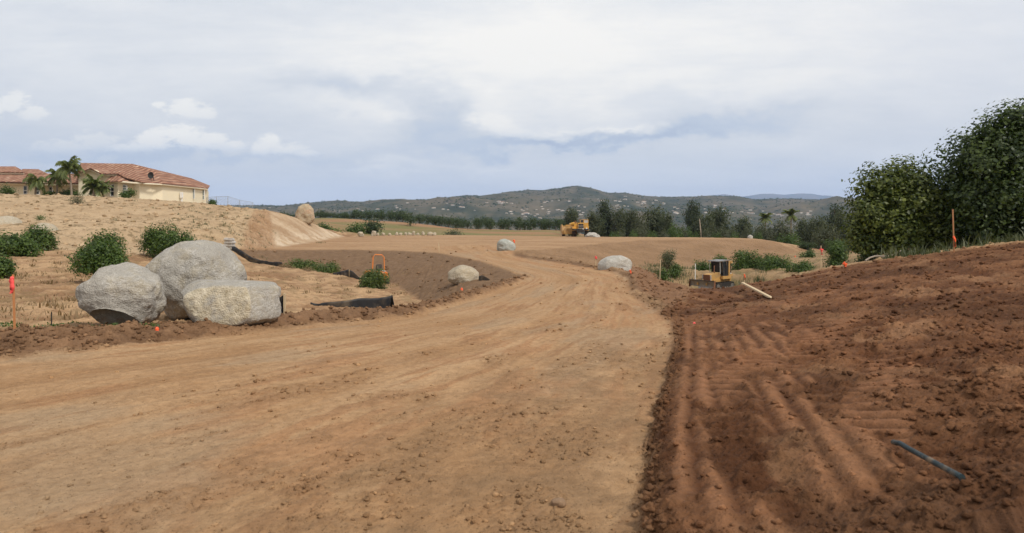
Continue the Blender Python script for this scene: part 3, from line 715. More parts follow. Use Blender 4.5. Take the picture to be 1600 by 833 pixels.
def plant_tree(kind, var_, px, d, top, wpx, label, group, rz=None, base=None):
    """tree whose crown top stands at photo row `top`, width in photo pixels"""
    proto = KINDS[kind][var_ % len(KINDS[kind])]
    x = (px-800)/F*d; z = hgt(x, d) if base is None else base
    h = CZ-(top-HY)/F*d-z; wd = wpx/F*d
    o = copy_tree(proto); o.location = (x, d, z-.05)
    ws = {'orchard_tree': 1.06, 'eucalyptus_tree': .74, 'pine_tree': .52, 'olive_tree': .98, 'bushy_tree': 1.1}[kind]
    o.scale = (wd/ws, wd/ws, h*1.0); o.rotation_euler = (0, 0, random.uniform(0, 6.28) if rz is None else rz)
    return tag(o, label, kind.replace('_', ' ').replace('bushy ', '').replace('orchard ', ''), group)

G1 = 'orchard trees in rows beyond the graded pad'; LB = 'round dark green orchard tree standing in a row beyond the graded pad'
q = random.Random(5)
rowA = [(630, 262, 329, 26), (641, 225, 331, 24), (655, 262, 334, 20), (668, 255, 335, 20), (680, 258, 336, 20), (690, 254, 337, 19), (701, 250, 338, 20), (712, 246, 339, 20), (714, 238, 341, 18), (731, 236, 343, 15), (748, 240, 340, 18), (760, 246, 338, 17),
        (766, 236, 341, 20), (782, 238, 343, 15), (795, 238, 341, 18), (809, 238, 342, 17), (820, 240, 342, 16), (834, 240, 340, 18), (846, 240, 341, 17), (858, 240, 342, 17), (869, 240, 341, 18), (880, 242, 343, 16)]
for px, d, top, wd in rowA: plant_tree('orchard_tree', q.randrange(2), px, d, top, wd, LB, G1)
for px in range(500, 632, 11): plant_tree('orchard_tree', q.randrange(2), px+q.uniform(-3, 3), 262+q.uniform(-3, 8), 329.5+q.uniform(-2.5, 2.5), q.uniform(15, 22), 'small dark green orchard tree in the back row at the top of the field', 'orchard trees in the back row')
for px in range(722, 900, 22): plant_tree('orchard_tree', q.randrange(2), px+q.uniform(-3, 3), 262+q.uniform(0, 10), 342+q.uniform(-3.5, 1.5), q.uniform(13, 19), 'small dark orchard tree seen over the front row of orchard trees', 'orchard trees behind the front row')
for px in range(440, 500, 12): plant_tree('orchard_tree', q.randrange(2), px, 262, 331+q.uniform(-1, 2), 16, 'small dark green orchard tree beside the standing boulder on the ridge', 'orchard trees seen past the ridge')

G2 = 'trees behind the graded pad'
mids = [('eucalyptus_tree', 893, 205, 324, 28, 'rounded olive green tree rising behind the yellow scraper'), ('eucalyptus_tree', 928, 165, 328, 26, 'dark tree just right of the yellow scraper cab'),
    ('pine_tree', 945, 172, 313, 30, 'tall dark pine right of the scraper, tallest of the belt'), ('eucalyptus_tree', 967, 170, 324, 26, 'dark upright tree next to the tall pine'),
    ('eucalyptus_tree', 987, 176, 325, 30, 'dark spreading tree in the middle of the belt behind the pad'), ('olive_tree', 1000, 160, 338, 30, 'pale grey green bush in front of the dark belt of trees'),
    ('eucalyptus_tree', 1022, 172, 322, 42, 'broad dark tree with a dense crown behind the pad'), ('eucalyptus_tree', 1042, 166, 331, 24, 'smaller dark tree leaning against the broad dense one'), ('bushy_tree', 1052, 158, 345, 24, 'yellowish green bush at the pad edge by the gap in the belt'),
    ('pine_tree', 1082, 184, 313, 24, 'slender pine with a bare gap in its crown'), ('bushy_tree', 1070, 160, 352, 26, 'low mid green bush below the slender pine'), ('eucalyptus_tree', 1098, 168, 333, 36, 'olive green tree behind the bare pole'), ('eucalyptus_tree', 1121, 172, 322, 36, 'tall full tree right of the bare pole'),
    ('olive_tree', 1112, 155, 352, 20, 'small light green bush at the foot of the tall full tree'), ('eucalyptus_tree', 1160, 178, 337, 32, 'grey green tree alone near the pad corner'), ('olive_tree', 1140, 156, 356, 26, 'low grey green bush on the pad edge'), ('olive_tree', 1185, 158, 350, 34, 'low grey brown tree by the pad corner'), ('olive_tree', 1215, 156, 345, 52, 'wide brownish green tree right of the pad corner'),
    ('bushy_tree', 1235, 138, 362, 44, 'bright green bush below the pad corner'), ('eucalyptus_tree', 1258, 160, 340, 36, 'mid green tree above the fill slope end'), ('eucalyptus_tree', 1276, 150, 335, 34, 'feathery green tree with a pointed top'), ('pine_tree', 1306, 150, 318, 26, 'dark round topped pine near the big tree'),
    ('eucalyptus_tree', 1322, 130, 330, 44, 'olive tree filling the gap before the big tree'), ('olive_tree', 1290, 118, 354, 44, 'weeping grey green tree over the hollow'), ('eucalyptus_tree', 1345, 110, 338, 60, 'dim green tree just behind the big tree'), ('bushy_tree', 1262, 112, 378, 30, 'dark green bush at the end of the fill slope'),
    ('bushy_tree', 1310, 105, 372, 46, 'shaded green bush under the weeping tree'), ('eucalyptus_tree', 1285, 175, 343, 30, 'distant olive tree between the palms and the round pine'), ('eucalyptus_tree', 1400, 90, 330, 90, 'dim tree hidden deep behind the big tree')]
for i, (k_, px, d, top, wd, lb) in enumerate(mids): plant_tree(k_, i, px, d, top, wd, lb, G2)
for i, px in enumerate(range(958, 1200, 16)):
    plant_tree(['bushy_tree', 'olive_tree'][i % 2], i, px+q.uniform(-4, 4), 148+q.uniform(0, 6), 357+q.uniform(-3, 4), q.uniform(18, 28), 'low scrubby bush filling the foot of the tree belt', 'low bushes at the foot of the belt')

# hillside houses: a few photo pixels each
HW = plain('pale_stucco', (.64, .61, .55), .9, var=.1); HR = plain('pale_tile', (.40, .25, .18), .9, var=.25)
def far_house(seed):
    r = random.Random(seed); mb = MB(); w_, d_, h_ = r.uniform(12, 20), r.uniform(8, 11), r.uniform(3.5, 6)
    mb.box((0, 0, h_/2-1), (w_, d_, h_+2)); e = .7
    mb.add([(-w_/2-e, -d_/2-e, h_), (w_/2+e, -d_/2-e, h_), (w_/2+e, d_/2+e, h_), (-w_/2-e, d_/2+e, h_), (-w_/2+d_/2, 0, h_+2.4), (w_/2-d_/2, 0, h_+2.4)], [(0, 1, 5, 4), (1, 2, 5), (2, 3, 4, 5), (3, 0, 4), (3, 2, 1, 0)], 1)
    if seed % 2: mb.box((w_*.6, -d_*.2, h_*.35), (w_*.55, d_*.8, h_*.7+1))
    return mb.build('hillside_house', [HW, HR])
HP = [far_house(i) for i in range(4)]
for o in HP: o.location = (0, 0, -500)
bands = [(565, 640, 331, 4, 9), (590, 690, 326, 4, 14), (690, 740, 320, 5, 12), (680, 745, 329, 4, 11), (755, 800, 318, 3, 10), (770, 860, 333, 6, 20), (840, 900, 320, 7, 12), (870, 905, 328, 5, 8), (900, 960, 338, 6, 8), (924, 978, 311, 4, 12), (955, 1000, 321, 5, 9), (1000, 1045, 318, 4, 10), (1050, 1110, 330, 8, 16),
         (1110, 1160, 322, 5, 8), (1130, 1200, 330, 6, 14), (1180, 1240, 336, 4, 10), (1200, 1330, 336, 4, 16), (500, 570, 330, 3, 6), (420, 470, 328, 3, 6), (700, 860, 341, 4, 10), (1160, 1200, 347, 4, 5)]
q = random.Random(19); kept = 0
for x0, x1, cy, sy, n in bands:
    for i in range(n):
        v = on_hill(q.uniform(x0, x1), q.gauss(cy, sy*.6))
        if v is None: continue
        if q.random() < .38: continue
        o = HP[q.randrange(4)]; o = o.copy(); COL.objects.link(o); s = q.uniform(.30, .80)*(1.15 if q.random() < .2 else .85); o.scale = (s, s*.8, s*.8)
        o.location = v; o.rotation_euler = (0, 0, q.uniform(-.7, .7)); kept += 1
        tag(o, 'tiny pale house among the trees on the far hillside', 'house', 'houses scattered on the far hills')
for o in HP: bpy.data.objects.remove(o)

def hill_brush():                           # scrub and trees on the hills: nobody could count it
    n = 22000; r = np.random.default_rng(77)
    d = 900+r.random(n)**.8*2500; u = r.uniform(-.62, 1.0, n); x = u*d
    keep = fbm(x*.004, d*.004, 3, 521)+r.normal(size=n)*.25 > -.1; x, d = x[keep], d[keep]
    z = np.array([hill_h(a, c) for a, c in zip(x, d)]); s = r.uniform(1.6, 4.2, len(x))
    ico = np.array([(1, 0, .3), (-1, 0, .25), (0, 1, .3), (0, -1, .25), (.2, .1, 1.3), (0, 0, -.5)]); fc = np.array([(0, 2, 4), (2, 1, 4), (1, 3, 4), (3, 0, 4), (2, 0, 5), (1, 2, 5), (3, 1, 5), (0, 3, 5)])
    jit = 1+.35*r.normal(size=(len(x), 6, 1))
    V = (ico[None]*jit*s[:, None, None]*np.array([1.2, 1.2, .8]))+np.stack([x, d, z], 1)[:, None, :]
    Fc = (fc[None]+(np.arange(len(x))*6)[:, None, None]).reshape(-1, 3)
    o = mesh_np('hillside_scrub', V.reshape(-1, 3), Fc, L_ORCH); tag(o, 'dark scrub and treetops covering the far hills', 'scrub', kind='stuff')
hill_brush()
# ------------------------------------------------------------------ boulders
from mathutils import noise as mn
def rock_mat(name, base, stain, white=.5, sc=1.0):
    m, b, bs = newmat(name); co = objco(b)
    g = b.noise(co, 60*sc, 3, .7); l = b.noise(co, 2.3*sc, 5, .6); l2 = b.noise(co, 5.5*sc, 5, .6)
    c = b.mix(b.mr(g, .32, .68), tuple(v*.66 for v in base), tuple(min(1, v*1.32) for v in base))
    c = b.mix(b.mr(l, .48, .66, 0, .6, True), c, stain)
    c = b.mix(b.mr(l2, .56, .74, 0, .5, True), c, tuple(v*.62 for v in base))
    sv = b.n('ShaderNodeMapping'); b.put(sv.inputs[0], co); sv.inputs['Scale'].default_value = (1.0, 1.0, 2.2); sv.inputs['Rotation'].default_value = (.4, .7, .3)
    ln = b.m('ABSOLUTE', b.m('SUBTRACT', b.noise(sv.outputs[0], 3.1*sc, 7, .68, .5), .5))
    scr = b.m('MULTIPLY', b.mr(ln, .0, .03, 1, 0), b.mr(b.noise(co, 1.9*sc, 3, .5), .42, .55, 0, 1, True))
    c = b.mix(b.m('MULTIPLY', scr, white), c, (.66, .63, .58))
    fr = b.n('ShaderNodeAttribute', attribute_name='fresh').outputs['Fac']
    fc = b.mix(b.mr(b.noise(co, 7*sc, 5, .7), .35, .65), (.36, .30, .20), (.62, .55, .42))
    c = b.mix(b.m('MULTIPLY', fr, b.mr(b.noise(co, 3.2*sc, 4, .6), .3, .5)), c, fc)
    gz = b.n('ShaderNodeSeparateXYZ'); b.put(gz.inputs[0], b.n('ShaderNodeTexCoord').outputs['Generated'])
    dm = b.mr(b.m('ADD', gz.outputs[2], b.m('MULTIPLY', b.m('SUBTRACT', l2, .5), .45)), .02, .20, .8, 0, True); c = b.mix(dm, c, (.27, .18, .11))
    b.put(bs.inputs['Base Color'], c); bs.inputs['Roughness'].default_value = .9; bs.inputs['Specular IOR Level'].default_value = .2
    h = b.m('ADD', b.noise(co, 24*sc, 6, .7), b.m('MULTIPLY', b.vor(co, 30*sc), -.5)); bump(b, bs, h, 1.0, .024/sc)
    return m
R_GREY = rock_mat('granite', (.34, .315, .275), (.36, .31, .225), .45); R_TAN = rock_mat('tan_granite', (.40, .34, .25), (.44, .34, .22), .3, .5)
R_PALE = rock_mat('pale_granite', (.42, .395, .35), (.38, .33, .26), .6, .6); R_RED = rock_mat('rusty_granite', (.42, .33, .22), (.40, .21, .11), .3, .35)
R_GREEN = rock_mat('grey_green_granite', (.36, .37, .33), (.34, .33, .27), .6, .6)

def boulder(label, px0, px1, top, bot, d, mat, seed, depth=.8, pw=2.4, cuts=(), carve=(), tilt=0, rough=.05, sub=5, bury=.12, fine=.012, shear=0, name='boulder', soft=.7):
    """outer box given in photo pixels at distance d; cuts: (normal, offset, fresh) planes in unit coordinates; carve: (centre, radius)"""
    s = d/F; W = (px1-px0)*s/2; Ht = (bot-top)*s; H2 = Ht*(1+bury)/2
    cx = ((px0+px1)/2-800)*s; ztop = CZ-(top-HY)*s; cz = ztop-H2
    bm = bmesh.new(); bmesh.ops.create_icosphere(bm, subdivisions=sub, radius=1)
    off = Vector((seed*3.17, seed*1.7, seed*2.3)); fresh = []
    for v in bm.verts:
        p = v.co.copy(); k = (abs(p.x)**pw+abs(p.y)**pw+abs(p.z)**pw)**(-1/pw); p *= k
        p *= 1+.16*mn.fractal(p*.9+off, 1, 2, 3)
        fv = 0.0
        for cut in cuts:
            nrm = Vector(cut[0]).normalized(); e = p.dot(nrm)-cut[1]
            if e > -.06:
                t = max(0, e+.06); p -= nrm*(soft*(math.sqrt(t*t+.012)-.11) if t > 0 else 0)
                if len(cut) > 2: fv = max(fv, min(1, max(0, (e)/.10))*cut[2])
        for cc, cr in carve:
            r_ = p-Vector(cc)
            if r_.length < cr: p = Vector(cc)+r_.normalized()*(cr*.94+r_.length*.06)
        q_ = Vector((p.x*W, p.y*W, p.z*H2))
        p += p.normalized()*(rough*mn.fractal(q_*1.8+off, .9, 2.1, 5)/max(W, .4)+fine*mn.fractal(q_*9+off, .8, 2, 4)/max(W, .4))
        v.co = (p.x, p.y, p.z); fresh.append(fv)
    xs = [v.co.x for v in bm.verts]; zs = [v.co.z for v in bm.verts]; x0, x1, z0, z1 = min(xs), max(xs), min(zs), max(zs)
    for v in bm.verts:
        X_ = (v.co.x-x0)/(x1-x0)*2-1; Z_ = (v.co.z-z0)/(z1-z0)*2-1
        v.co = ((X_+shear*Z_*(1-abs(X_)*.5))*W, v.co.y*W*depth, Z_*H2)
    me = bpy.data.meshes.new(name); bm.to_mesh(me); bm.free(); me.materials.append(mat)
    a = me.attributes.new('fresh', 'FLOAT', 'POINT'); a.data.foreach_set('value', np.array(fresh, np.float32))
    me.polygons.foreach_set('use_smooth', np.ones(len(me.polygons), bool))
    o = bpy.data.objects.new(name, me); COL.objects.link(o); o.location = (cx, d, cz); o.rotation_euler = (0, 0, 0)
    return tag(o, label, 'boulder')
boulder('large grey boulder with a hollow under its left edge, left of the pile of three', 129, 251, 410, 506, 13.9, R_GREY, 1, .8, 2.3, sub=6,
        cuts=[((-.62, -.25, .62), .86), ((.55, -.1, .75), .80), ((.25, -1, .1), .86), ((.9, -.3, -.35), .93), ((0, 0, -1), .9)], carve=[((-.10, -.78, -1.0), .72), ((.30, -.95, -1.12), .45), ((-.75, -.65, .80), .42)], bury=.04, shear=-.16, rough=.075, fine=.014)
boulder('tallest grey boulder leaning behind the other two of the pile of three', 231, 379, 375, 500, 16.0, R_GREY, 2, .85, 2.2, sub=6,
        cuts=[((.75, -.2, .55), .82), ((-.8, -.45, -.5), .74), ((.5, -.3, -.8), .8), ((-.1, -1, .25), .86), ((-.75, 0, .6), .92)], bury=.06, shear=.05, rough=.065, fine=.012)
boulder('low flat topped boulder with a cream broken face, right of the pile of three', 284, 436, 438, 505, 14.3, R_GREY, 3, .7, 3.4, sub=6,
        cuts=[((-.12, -1, .12), .74, 1.0), ((.1, 0, 1), .84), ((.95, -.35, .15), .88), ((-.9, -.4, -.3), .9), ((-.6, -.4, .6), 1.02)], bury=.10, rough=.045, fine=.012, soft=.9)
boulder('tan boulder bulging from the sandy slope at the left edge of the photo', -24, 37, 337, 372, 62, R_TAN, 4, .9, 2.2, bury=.4)
boulder('tan boulder half hidden behind the citrus shrub on the left slope', 48, 91, 348, 384, 58, R_TAN, 5, .9, 2.2, bury=.2)
boulder('tan boulder half buried in the dark fill slope left of the road', 699, 749, 414, 441, 37, R_TAN, 6, .8, 2.4, cuts=[((.2, -1, .3), .8, .3), ((-.7, -.3, .6), .85)], bury=.25)
boulder('grey green oblong boulder perched where the road meets the pad', 776, 806, 373, 392, 66, R_GREEN, 7, .9, 2.8, cuts=[((.55, 0, .8), .72), ((-.9, 0, .3), .85)], bury=.2)
boulder('pale domed boulder sunk in the bank right of the road bend', 934, 988, 399, 420, 40.5, R_PALE, 8, .8, 2.1, cuts=[((0, -1, .2), .85)], bury=.7)
boulder('tall rusty boulder standing on top of the graded ridge', 461, 492, 318.5, 350, 107, R_RED, 9, .8, 2.3, cuts=[((.8, -.3, .4), .82), ((-.85, -.2, .4), .85), ((.2, -1, 0), .8)], carve=[((.1, -1.35, -.3), .6)], bury=.1, rough=.14)
boulder('pale grey boulder lying at the right wheel of the yellow scraper', 914, 934, 363, 371, 127, R_PALE, 10, 1, 2.2, bury=.4, rough=.12)
boulder('low pale stone in front of the boulder beside the yellow scraper', 926, 938, 366, 371.2, 125, R_PALE, 11, 1, 2.2, bury=.4, rough=.12, sub=4)
boulder('small white stone alone on the far right rim of the pad', 1168, 1177, 367, 373, 120, R_PALE, 12, 1, 2.2, bury=.3, sub=3)
qq = random.Random(4)
for i, (px, w_, t) in enumerate([(564, 10, 362), (584, 8, 360.5), (590, 5, 364), (599, 6, 363.5), (609, 6, 364), (620, 5, 362.5), (626, 6, 363.5), (634, 5, 363), (640, 7, 363), (646, 6, 361), (653, 5, 363.5), (661, 6, 361.5), (672, 11, 362), (679, 6, 363)]):
    o = boulder('tan stone in the row of stones along the far pad edge', px-w_/2, px+w_/2, t, 368.6, 140+qq.uniform(-1.5, 1.5), R_TAN, 20+i, 1, 2.3, bury=.25, sub=3, rough=.16); o['group'] = 'stones along the far pad edge'

# ------------------------------------------------------------------ shrubs and near trees
def shrub(label, px0, px1, top, bot, d, n, leaf, mat, seed, k=9, cat='shrub', name='shrub', asp=.5, parts=True, per=9):
    s = d/F; x = ((px0+px1)/2-800)*s; z0 = CZ-(bot-HY)*s; gz = hgt(x, d); base = min(z0, gz) if abs(z0-gz) < 1.2 else z0
    H = CZ-(top-HY)*s-base; W = (px1-px0)*s/2; r = random.Random(seed)
    root = empty(name, (x, d, base), 0, label, cat); bl = []
    for i in range(k):
        a = r.uniform(0, 6.283); zz = H*(.18+.58*(i+.5)/k); rad = W*.62*(1-.55*max(0, zz/H-.35))*r.random()**.5
        sz = r.uniform(.34, .52); bl.append((math.cos(a)*rad, math.sin(a)*rad, zz, W*sz, W*sz, min(W*sz, H*.36)))
    xs0 = min(b_[0]-b_[3] for b_ in bl); xs1 = max(b_[0]+b_[3] for b_ in bl); zt = max(b_[2]+b_[5] for b_ in bl)
    bl = [((b_[0]-(xs0+xs1)/2)*2*W/(xs1-xs0)*.94, b_[1], b_[2]*H*.95/zt, b_[3]*2*W/(xs1-xs0), b_[4], b_[5]*H*.95/zt) for b_ in bl]
    crown('foliage', bl, n, leaf, mat, root, seed, asp=asp, per=per, zmin=.01)
    mb = MB()
    for b_ in bl[:6]: mb.tube([(b_[0]*.1, b_[1]*.1, -.15), (b_[0]*.4, b_[1]*.4, b_[2]*.5), (b_[0]*.9, b_[1]*.9, b_[2])], [.035, .025, .01], 5)
    mb.build('stems', BARK, root)
    return root
shrub('round green citrus shrub, largest at the left edge of the photo', -8, 58, 363, 406, 39, 5200, .15, L_CIT, 1)
shrub('green citrus shrub in front of the tan boulder on the left slope', 34, 86, 352, 392, 44, 4200, .15, L_CIT, 2)
shrub('low green citrus shrub cut off by the left edge, nearest of the left shrubs', -40, 19, 399, 434, 28, 3600, .12, L_CIT, 3)
shrub('round dark citrus shrub standing behind the gap in the boulders on their left', 122, 208, 375, 441, 27, 9000, .11, L_CIT, 4, 12)
shrub('upper citrus shrub touching the one behind the leftmost boulder', 125, 200, 357, 408, 33, 6000, .12, L_CIT, 5, 10)
shrub('citrus shrub at the slope foot above the tallest boulder', 219, 275, 349, 401, 44, 4600, .15, L_CIT, 6)
shrub('wide citrus shrub peeping over the tallest boulder on its left', 246, 304, 360, 404, 43, 4600, .15, L_CIT, 7)
shrub('small bright green tuft alone on the sandy slope', 54, 71, 336, 345.5, 66, 500, .14, L_GRASS, 8, 4, 'weed', 'weed_tuft', .25)
shrub('grey green straggling weed just below the slope crest', 106, 136, 307, 318, 84, 700, .20, L_OLV, 9, 5, 'weed', 'weed_tuft', .25)
shrub('leafy green bush in front of the small orange tractor', 561, 609, 420, 456, 44, 5600, .13, L_YEL, 10, 10)
shrub('low green bush beside the silt fence at the far side of the hollow', 438, 482, 405, 428, 56, 2600, .16, L_YEL, 11)
shrub('low green bush between the two dry weed clumps and the black fence peak', 484, 529, 411, 433, 55, 2600, .16, L_YEL, 12)
shrub('low green bush in the middle of the row by the dry weed clumps', 462, 500, 408, 429, 57, 2200, .16, L_YEL, 13)
shrub('dry brown weed clump left of the low green bushes', 434, 462, 413, 428, 53, 1200, .14, L_DRY, 14, 6, 'weed', 'dry_weed', .25)
shrub('reddish dry weed clump standing between the low green bushes', 471, 491, 417, 436, 52, 1200, .13, L_DRY, 15, 6, 'weed', 'dry_weed', .25)
shrub('round dark green bush beyond the ridge, right one of the pair', 566, 598, 343, 370, 165, 1500, .5, L_ORCH, 16, 8)
shrub('green bush beyond the ridge, left one of the pair', 537, 570, 349, 371, 160, 1500, .5, L_CIT, 17, 8)
for i, (px, t) in enumerate([(503, 351), (512, 355), (520, 359), (529, 362)]): shrub('low green hedge bush running down behind the graded ridge', px-9, px+9, t, t+14, 150, 500, .5, L_CIT, 30+i, 5)['group'] = 'hedge bushes behind the ridge'
shrub('low flat green bush near the far rim of the pad', 690, 722, 362, 370, 165, 500, .5, L_OLV, 40, 5)
shrub('tall feathery green bush left of the bulldozer', 1029, 1056, 388, 423, 64, 2400, .16, L_WEED, 18, 10, asp=.3)
shrub('low round bush at the foot of the feathery one', 1044, 1066, 411, 424, 62, 1100, .16, L_CIT, 19, 6)
shrub('small bush on the slope left of the bulldozer blade', 1028, 1044, 420, 435, 54, 900, .15, L_CIT, 20, 5)
shrub('green citrus shrub partly hidden behind the bulldozer blade', 1080, 1122, 405, 436, 66, 3000, .17, L_CIT, 21)
shrub('tall dark citrus shrub right behind the bulldozer cab', 1140, 1190, 390, 438, 68, 7000, .18, L_CIT, 22, 11)
shrub('widest dark citrus shrub right of the bulldozer', 1180, 1250, 396, 438, 66, 8500, .18, L_CIT, 23, 11)
shrub('low trailing citrus shrub at the right end of the row by the bulldozer', 1228, 1274, 408, 433, 60, 3800, .16, L_CIT, 24, 7)
shrub('dark green shrub directly behind the bulldozer roof', 1108, 1146, 398, 432, 72, 3000, .18, L_CIT, 25)
shrub('small round citrus shrub alone below the end of the fill slope', 1249, 1273, 391, 412, 82, 1800, .2, L_CIT, 26, 7)
shrub('cone shaped young citrus tree left of the big tree', 1290, 1324, 381, 420, 50, 3600, .14, L_CIT, 27, 10)
shrub('shaded bush where the bank top meets the big tree', 1338, 1372, 386, 418, 33, 2600, .12, L_OAK, 28, 8)

def big_tree(label, px, d, blobs, n, leaf, seed, mat=L_OAK, limbs=5):
    x = (px-800)/F*d; z = hgt(x, d); s = d/F
    root = empty('broadleaf_tree', (x, d, z), 0, label, 'tree'); r = random.Random(seed); bl = []
    for bx, by, br, dy in blobs: bl.append(((bx-px)*s, dy, CZ-(by-HY)*s-z, br*s, br*s*1.05, br*s*.92))
    crown('crown', bl, n, leaf, mat, root, seed, per=60, clump=leaf*1.75, asp=.56, inner=.72, zmin=.1)
    fo = crown('crown_core', [(b_[0], b_[1], b_[2], b_[3]*.74, b_[4]*.74, b_[5]*.74) for b_ in bl], int(n*.42), leaf*1.35, mat, root, seed+7, per=10, clump=leaf*1.5, asp=.62, inner=.1, zmin=.1)
    top = max(b_[2] for b_ in bl); mb = MB()
    mb.tube([(0, 0, -.3), (.05, 0, top*.15), (-.05, .1, top*.4), (.05, .15, top*.75)], [.17, .14, .10, .04], 8)
    for b_ in bl[::max(1, len(bl)//9)]: mb.tube([(0, .05, top*.22), (b_[0]*.45, b_[1]*.45+.05, (top*.25+b_[2])*.52), (b_[0]*.9, b_[1]*.9, b_[2])], [.08, .05, .02], 5)
    mb.build('trunk', BARK, root, True)
    return root
r = random.Random(3)
big_tree('broad green tree, left one of the two big trees on the bank top', 1408, 29,
         [(1362, 305, 30, 0), (1352, 335, 26, -.2), (1385, 290, 30, .2), (1418, 284, 32, 0), (1440, 284, 24, .2), (1450, 310, 26, -.3), (1420, 315, 36, -.5), (1380, 335, 36, -.5), (1440, 345, 38, -.4), (1395, 365, 36, -.6), (1360, 372, 30, -.3), (1350, 395, 22, 0), (1425, 380, 34, -.5), (1460, 375, 34, -.2), (1345, 355, 20, .1), (1400, 330, 50, .5), (1440, 320, 44, .9), (1370, 385, 30, .4)], 19000, .15, 51, L_OAKL)
big_tree('tall dark tree, right one of the two big trees on the bank top', 1572, 27,
         [(1530, 226, 26, -.2), (1522, 258, 26, 0), (1548, 212, 30, 0), (1580, 196, 32, -.2), (1604, 190, 28, .2), (1640, 185, 40, 0), (1545, 258, 46, -.6), (1590, 245, 52, -.7), (1640, 250, 60, -.5), (1520, 300, 30, -.2), (1508, 335, 28, -.2), (1550, 310, 52, -.7), (1600, 315, 56, -.8), (1650, 320, 60, -.6), (1530, 355, 40, -.4), (1580, 362, 44, -.5), (1630, 365, 46, -.4), (1690, 230, 60, .2), (1700, 300, 60, 0), (1560, 270, 70, 1.1), (1630, 270, 80, 1.3)], 34000, .155, 53)
big_tree('low shadowed tree filling the gap between the two big trees', 1486, 31,
         [(1484, 326, 24, 0), (1495, 345, 34, -.2), (1465, 350, 30, .2), (1510, 375, 34, -.1), (1475, 378, 30, -.2), (1450, 388, 26, 0), (1485, 330, 36, .8)], 7000, .15, 55)
big_tree('tree at the far right continuing the big trees past the frame', 1745, 25, [(1720, 250, 60, .5), (1780, 240, 70, .8), (1740, 310, 70, 0), (1800, 310, 70, .4), (1700, 345, 40, -.2), (1760, 350, 50, -.3)], 9000, .16, 57)
# ------------------------------------------------------------------ the house on the hill
def tile_mat():
    m, b, bs = newmat('clay_tile'); co = objco(b)
    sp = b.n('ShaderNodeSeparateXYZ'); b.put(sp.inputs[0], co)
    cvx = b.n('ShaderNodeCombineXYZ'); b.put(cvx.inputs[0], b.m('MULTIPLY', sp.outputs[0], 2.6)); b.put(cvx.inputs[1], b.m('MULTIPLY', sp.outputs[2], 3.2)); b.put(cvx.inputs[2], b.m('MULTIPLY', sp.outputs[1], .35))
    n = b.noise(cvx.outputs[0], 1.0, 3, .6); n2 = b.noise(co, .8, 4, .6)
    c = b.ramp(n, [(.28, (.22, .10, .065)), (.46, (.40, .20, .125)), (.58, (.52, .30, .195)), (.7, (.66, .48, .36))])
    c = b.mix(b.mr(n2, .4, .7, 0, .45), c, (.27, .14, .095))
    c = b.mix(b.mr(b.m('SINE', b.m('MULTIPLY', sp.outputs[0], 2*math.pi/.75)), -.2, .8, .6, 0), c, (.11, .05, .035))
    wv = b.m('SINE', b.m('MULTIPLY', sp.outputs[0], 2*math.pi/.34)); st = b.m('FRACT', b.m('MULTIPLY', sp.outputs[2], 4.2))
    b.put(bs.inputs['Base Color'], c); bs.inputs['Roughness'].default_value = .85; bs.inputs['Specular IOR Level'].default_value = .2
    bump(b, bs, b.m('ADD', b.m('MULTIPLY', wv, .5), b.m('MULTIPLY', st, .4)), 1.0, .09)
    return m
TILE = tile_mat(); STUC = plain('stucco', (.80, .71, .52), .95, var=.05, scale=1.2, spec=.1); TRIM = plain('cream_trim', (.74, .66, .50), .9, var=.05, scale=2)
WHITE = plain('white_paint', (.78, .77, .74), .6, var=.05); GLASSD = plain('window_glass', (.022, .026, .032), .08, var=.3, scale=.7, spec=.6); GLASSB = plain('blind_glass', (.25, .29, .30), .15, var=.3, scale=3)
DARK = plain('dark_metal', (.03, .033, .03), .5)
house = empty('house', (0, 0, 0), 0, 'cream stucco house with red tiled roofs on top of the left slope', 'house')
def vpt(px, py, d): return Vector(P(px, py, d))
def wall(plan, base, eave, name='wall', mat=STUC):
    mb = MB(); mb.prism([(P(px, HY, d)[0], d) for px, d in plan], base+CZ, eave+CZ, 'z'); return mb.build(name, mat, house)
def roof(facets, name='roof', t=.12):
    mb = MB()
    for f in facets:
        V = [vpt(*p) for p in f]; n = len(V); L = [v-Vector((0, 0, t)) for v in V]
        tri = [(0, i, i+1) for i in range(1, n-1)]
        mb.add(V+L, tri+[tuple(j+n for j in t_[::-1]) for t_ in tri]+[(i, (i+1) % n, n+(i+1) % n, n+i) for i in range(n)])
    return mb.build(name, TILE, house)
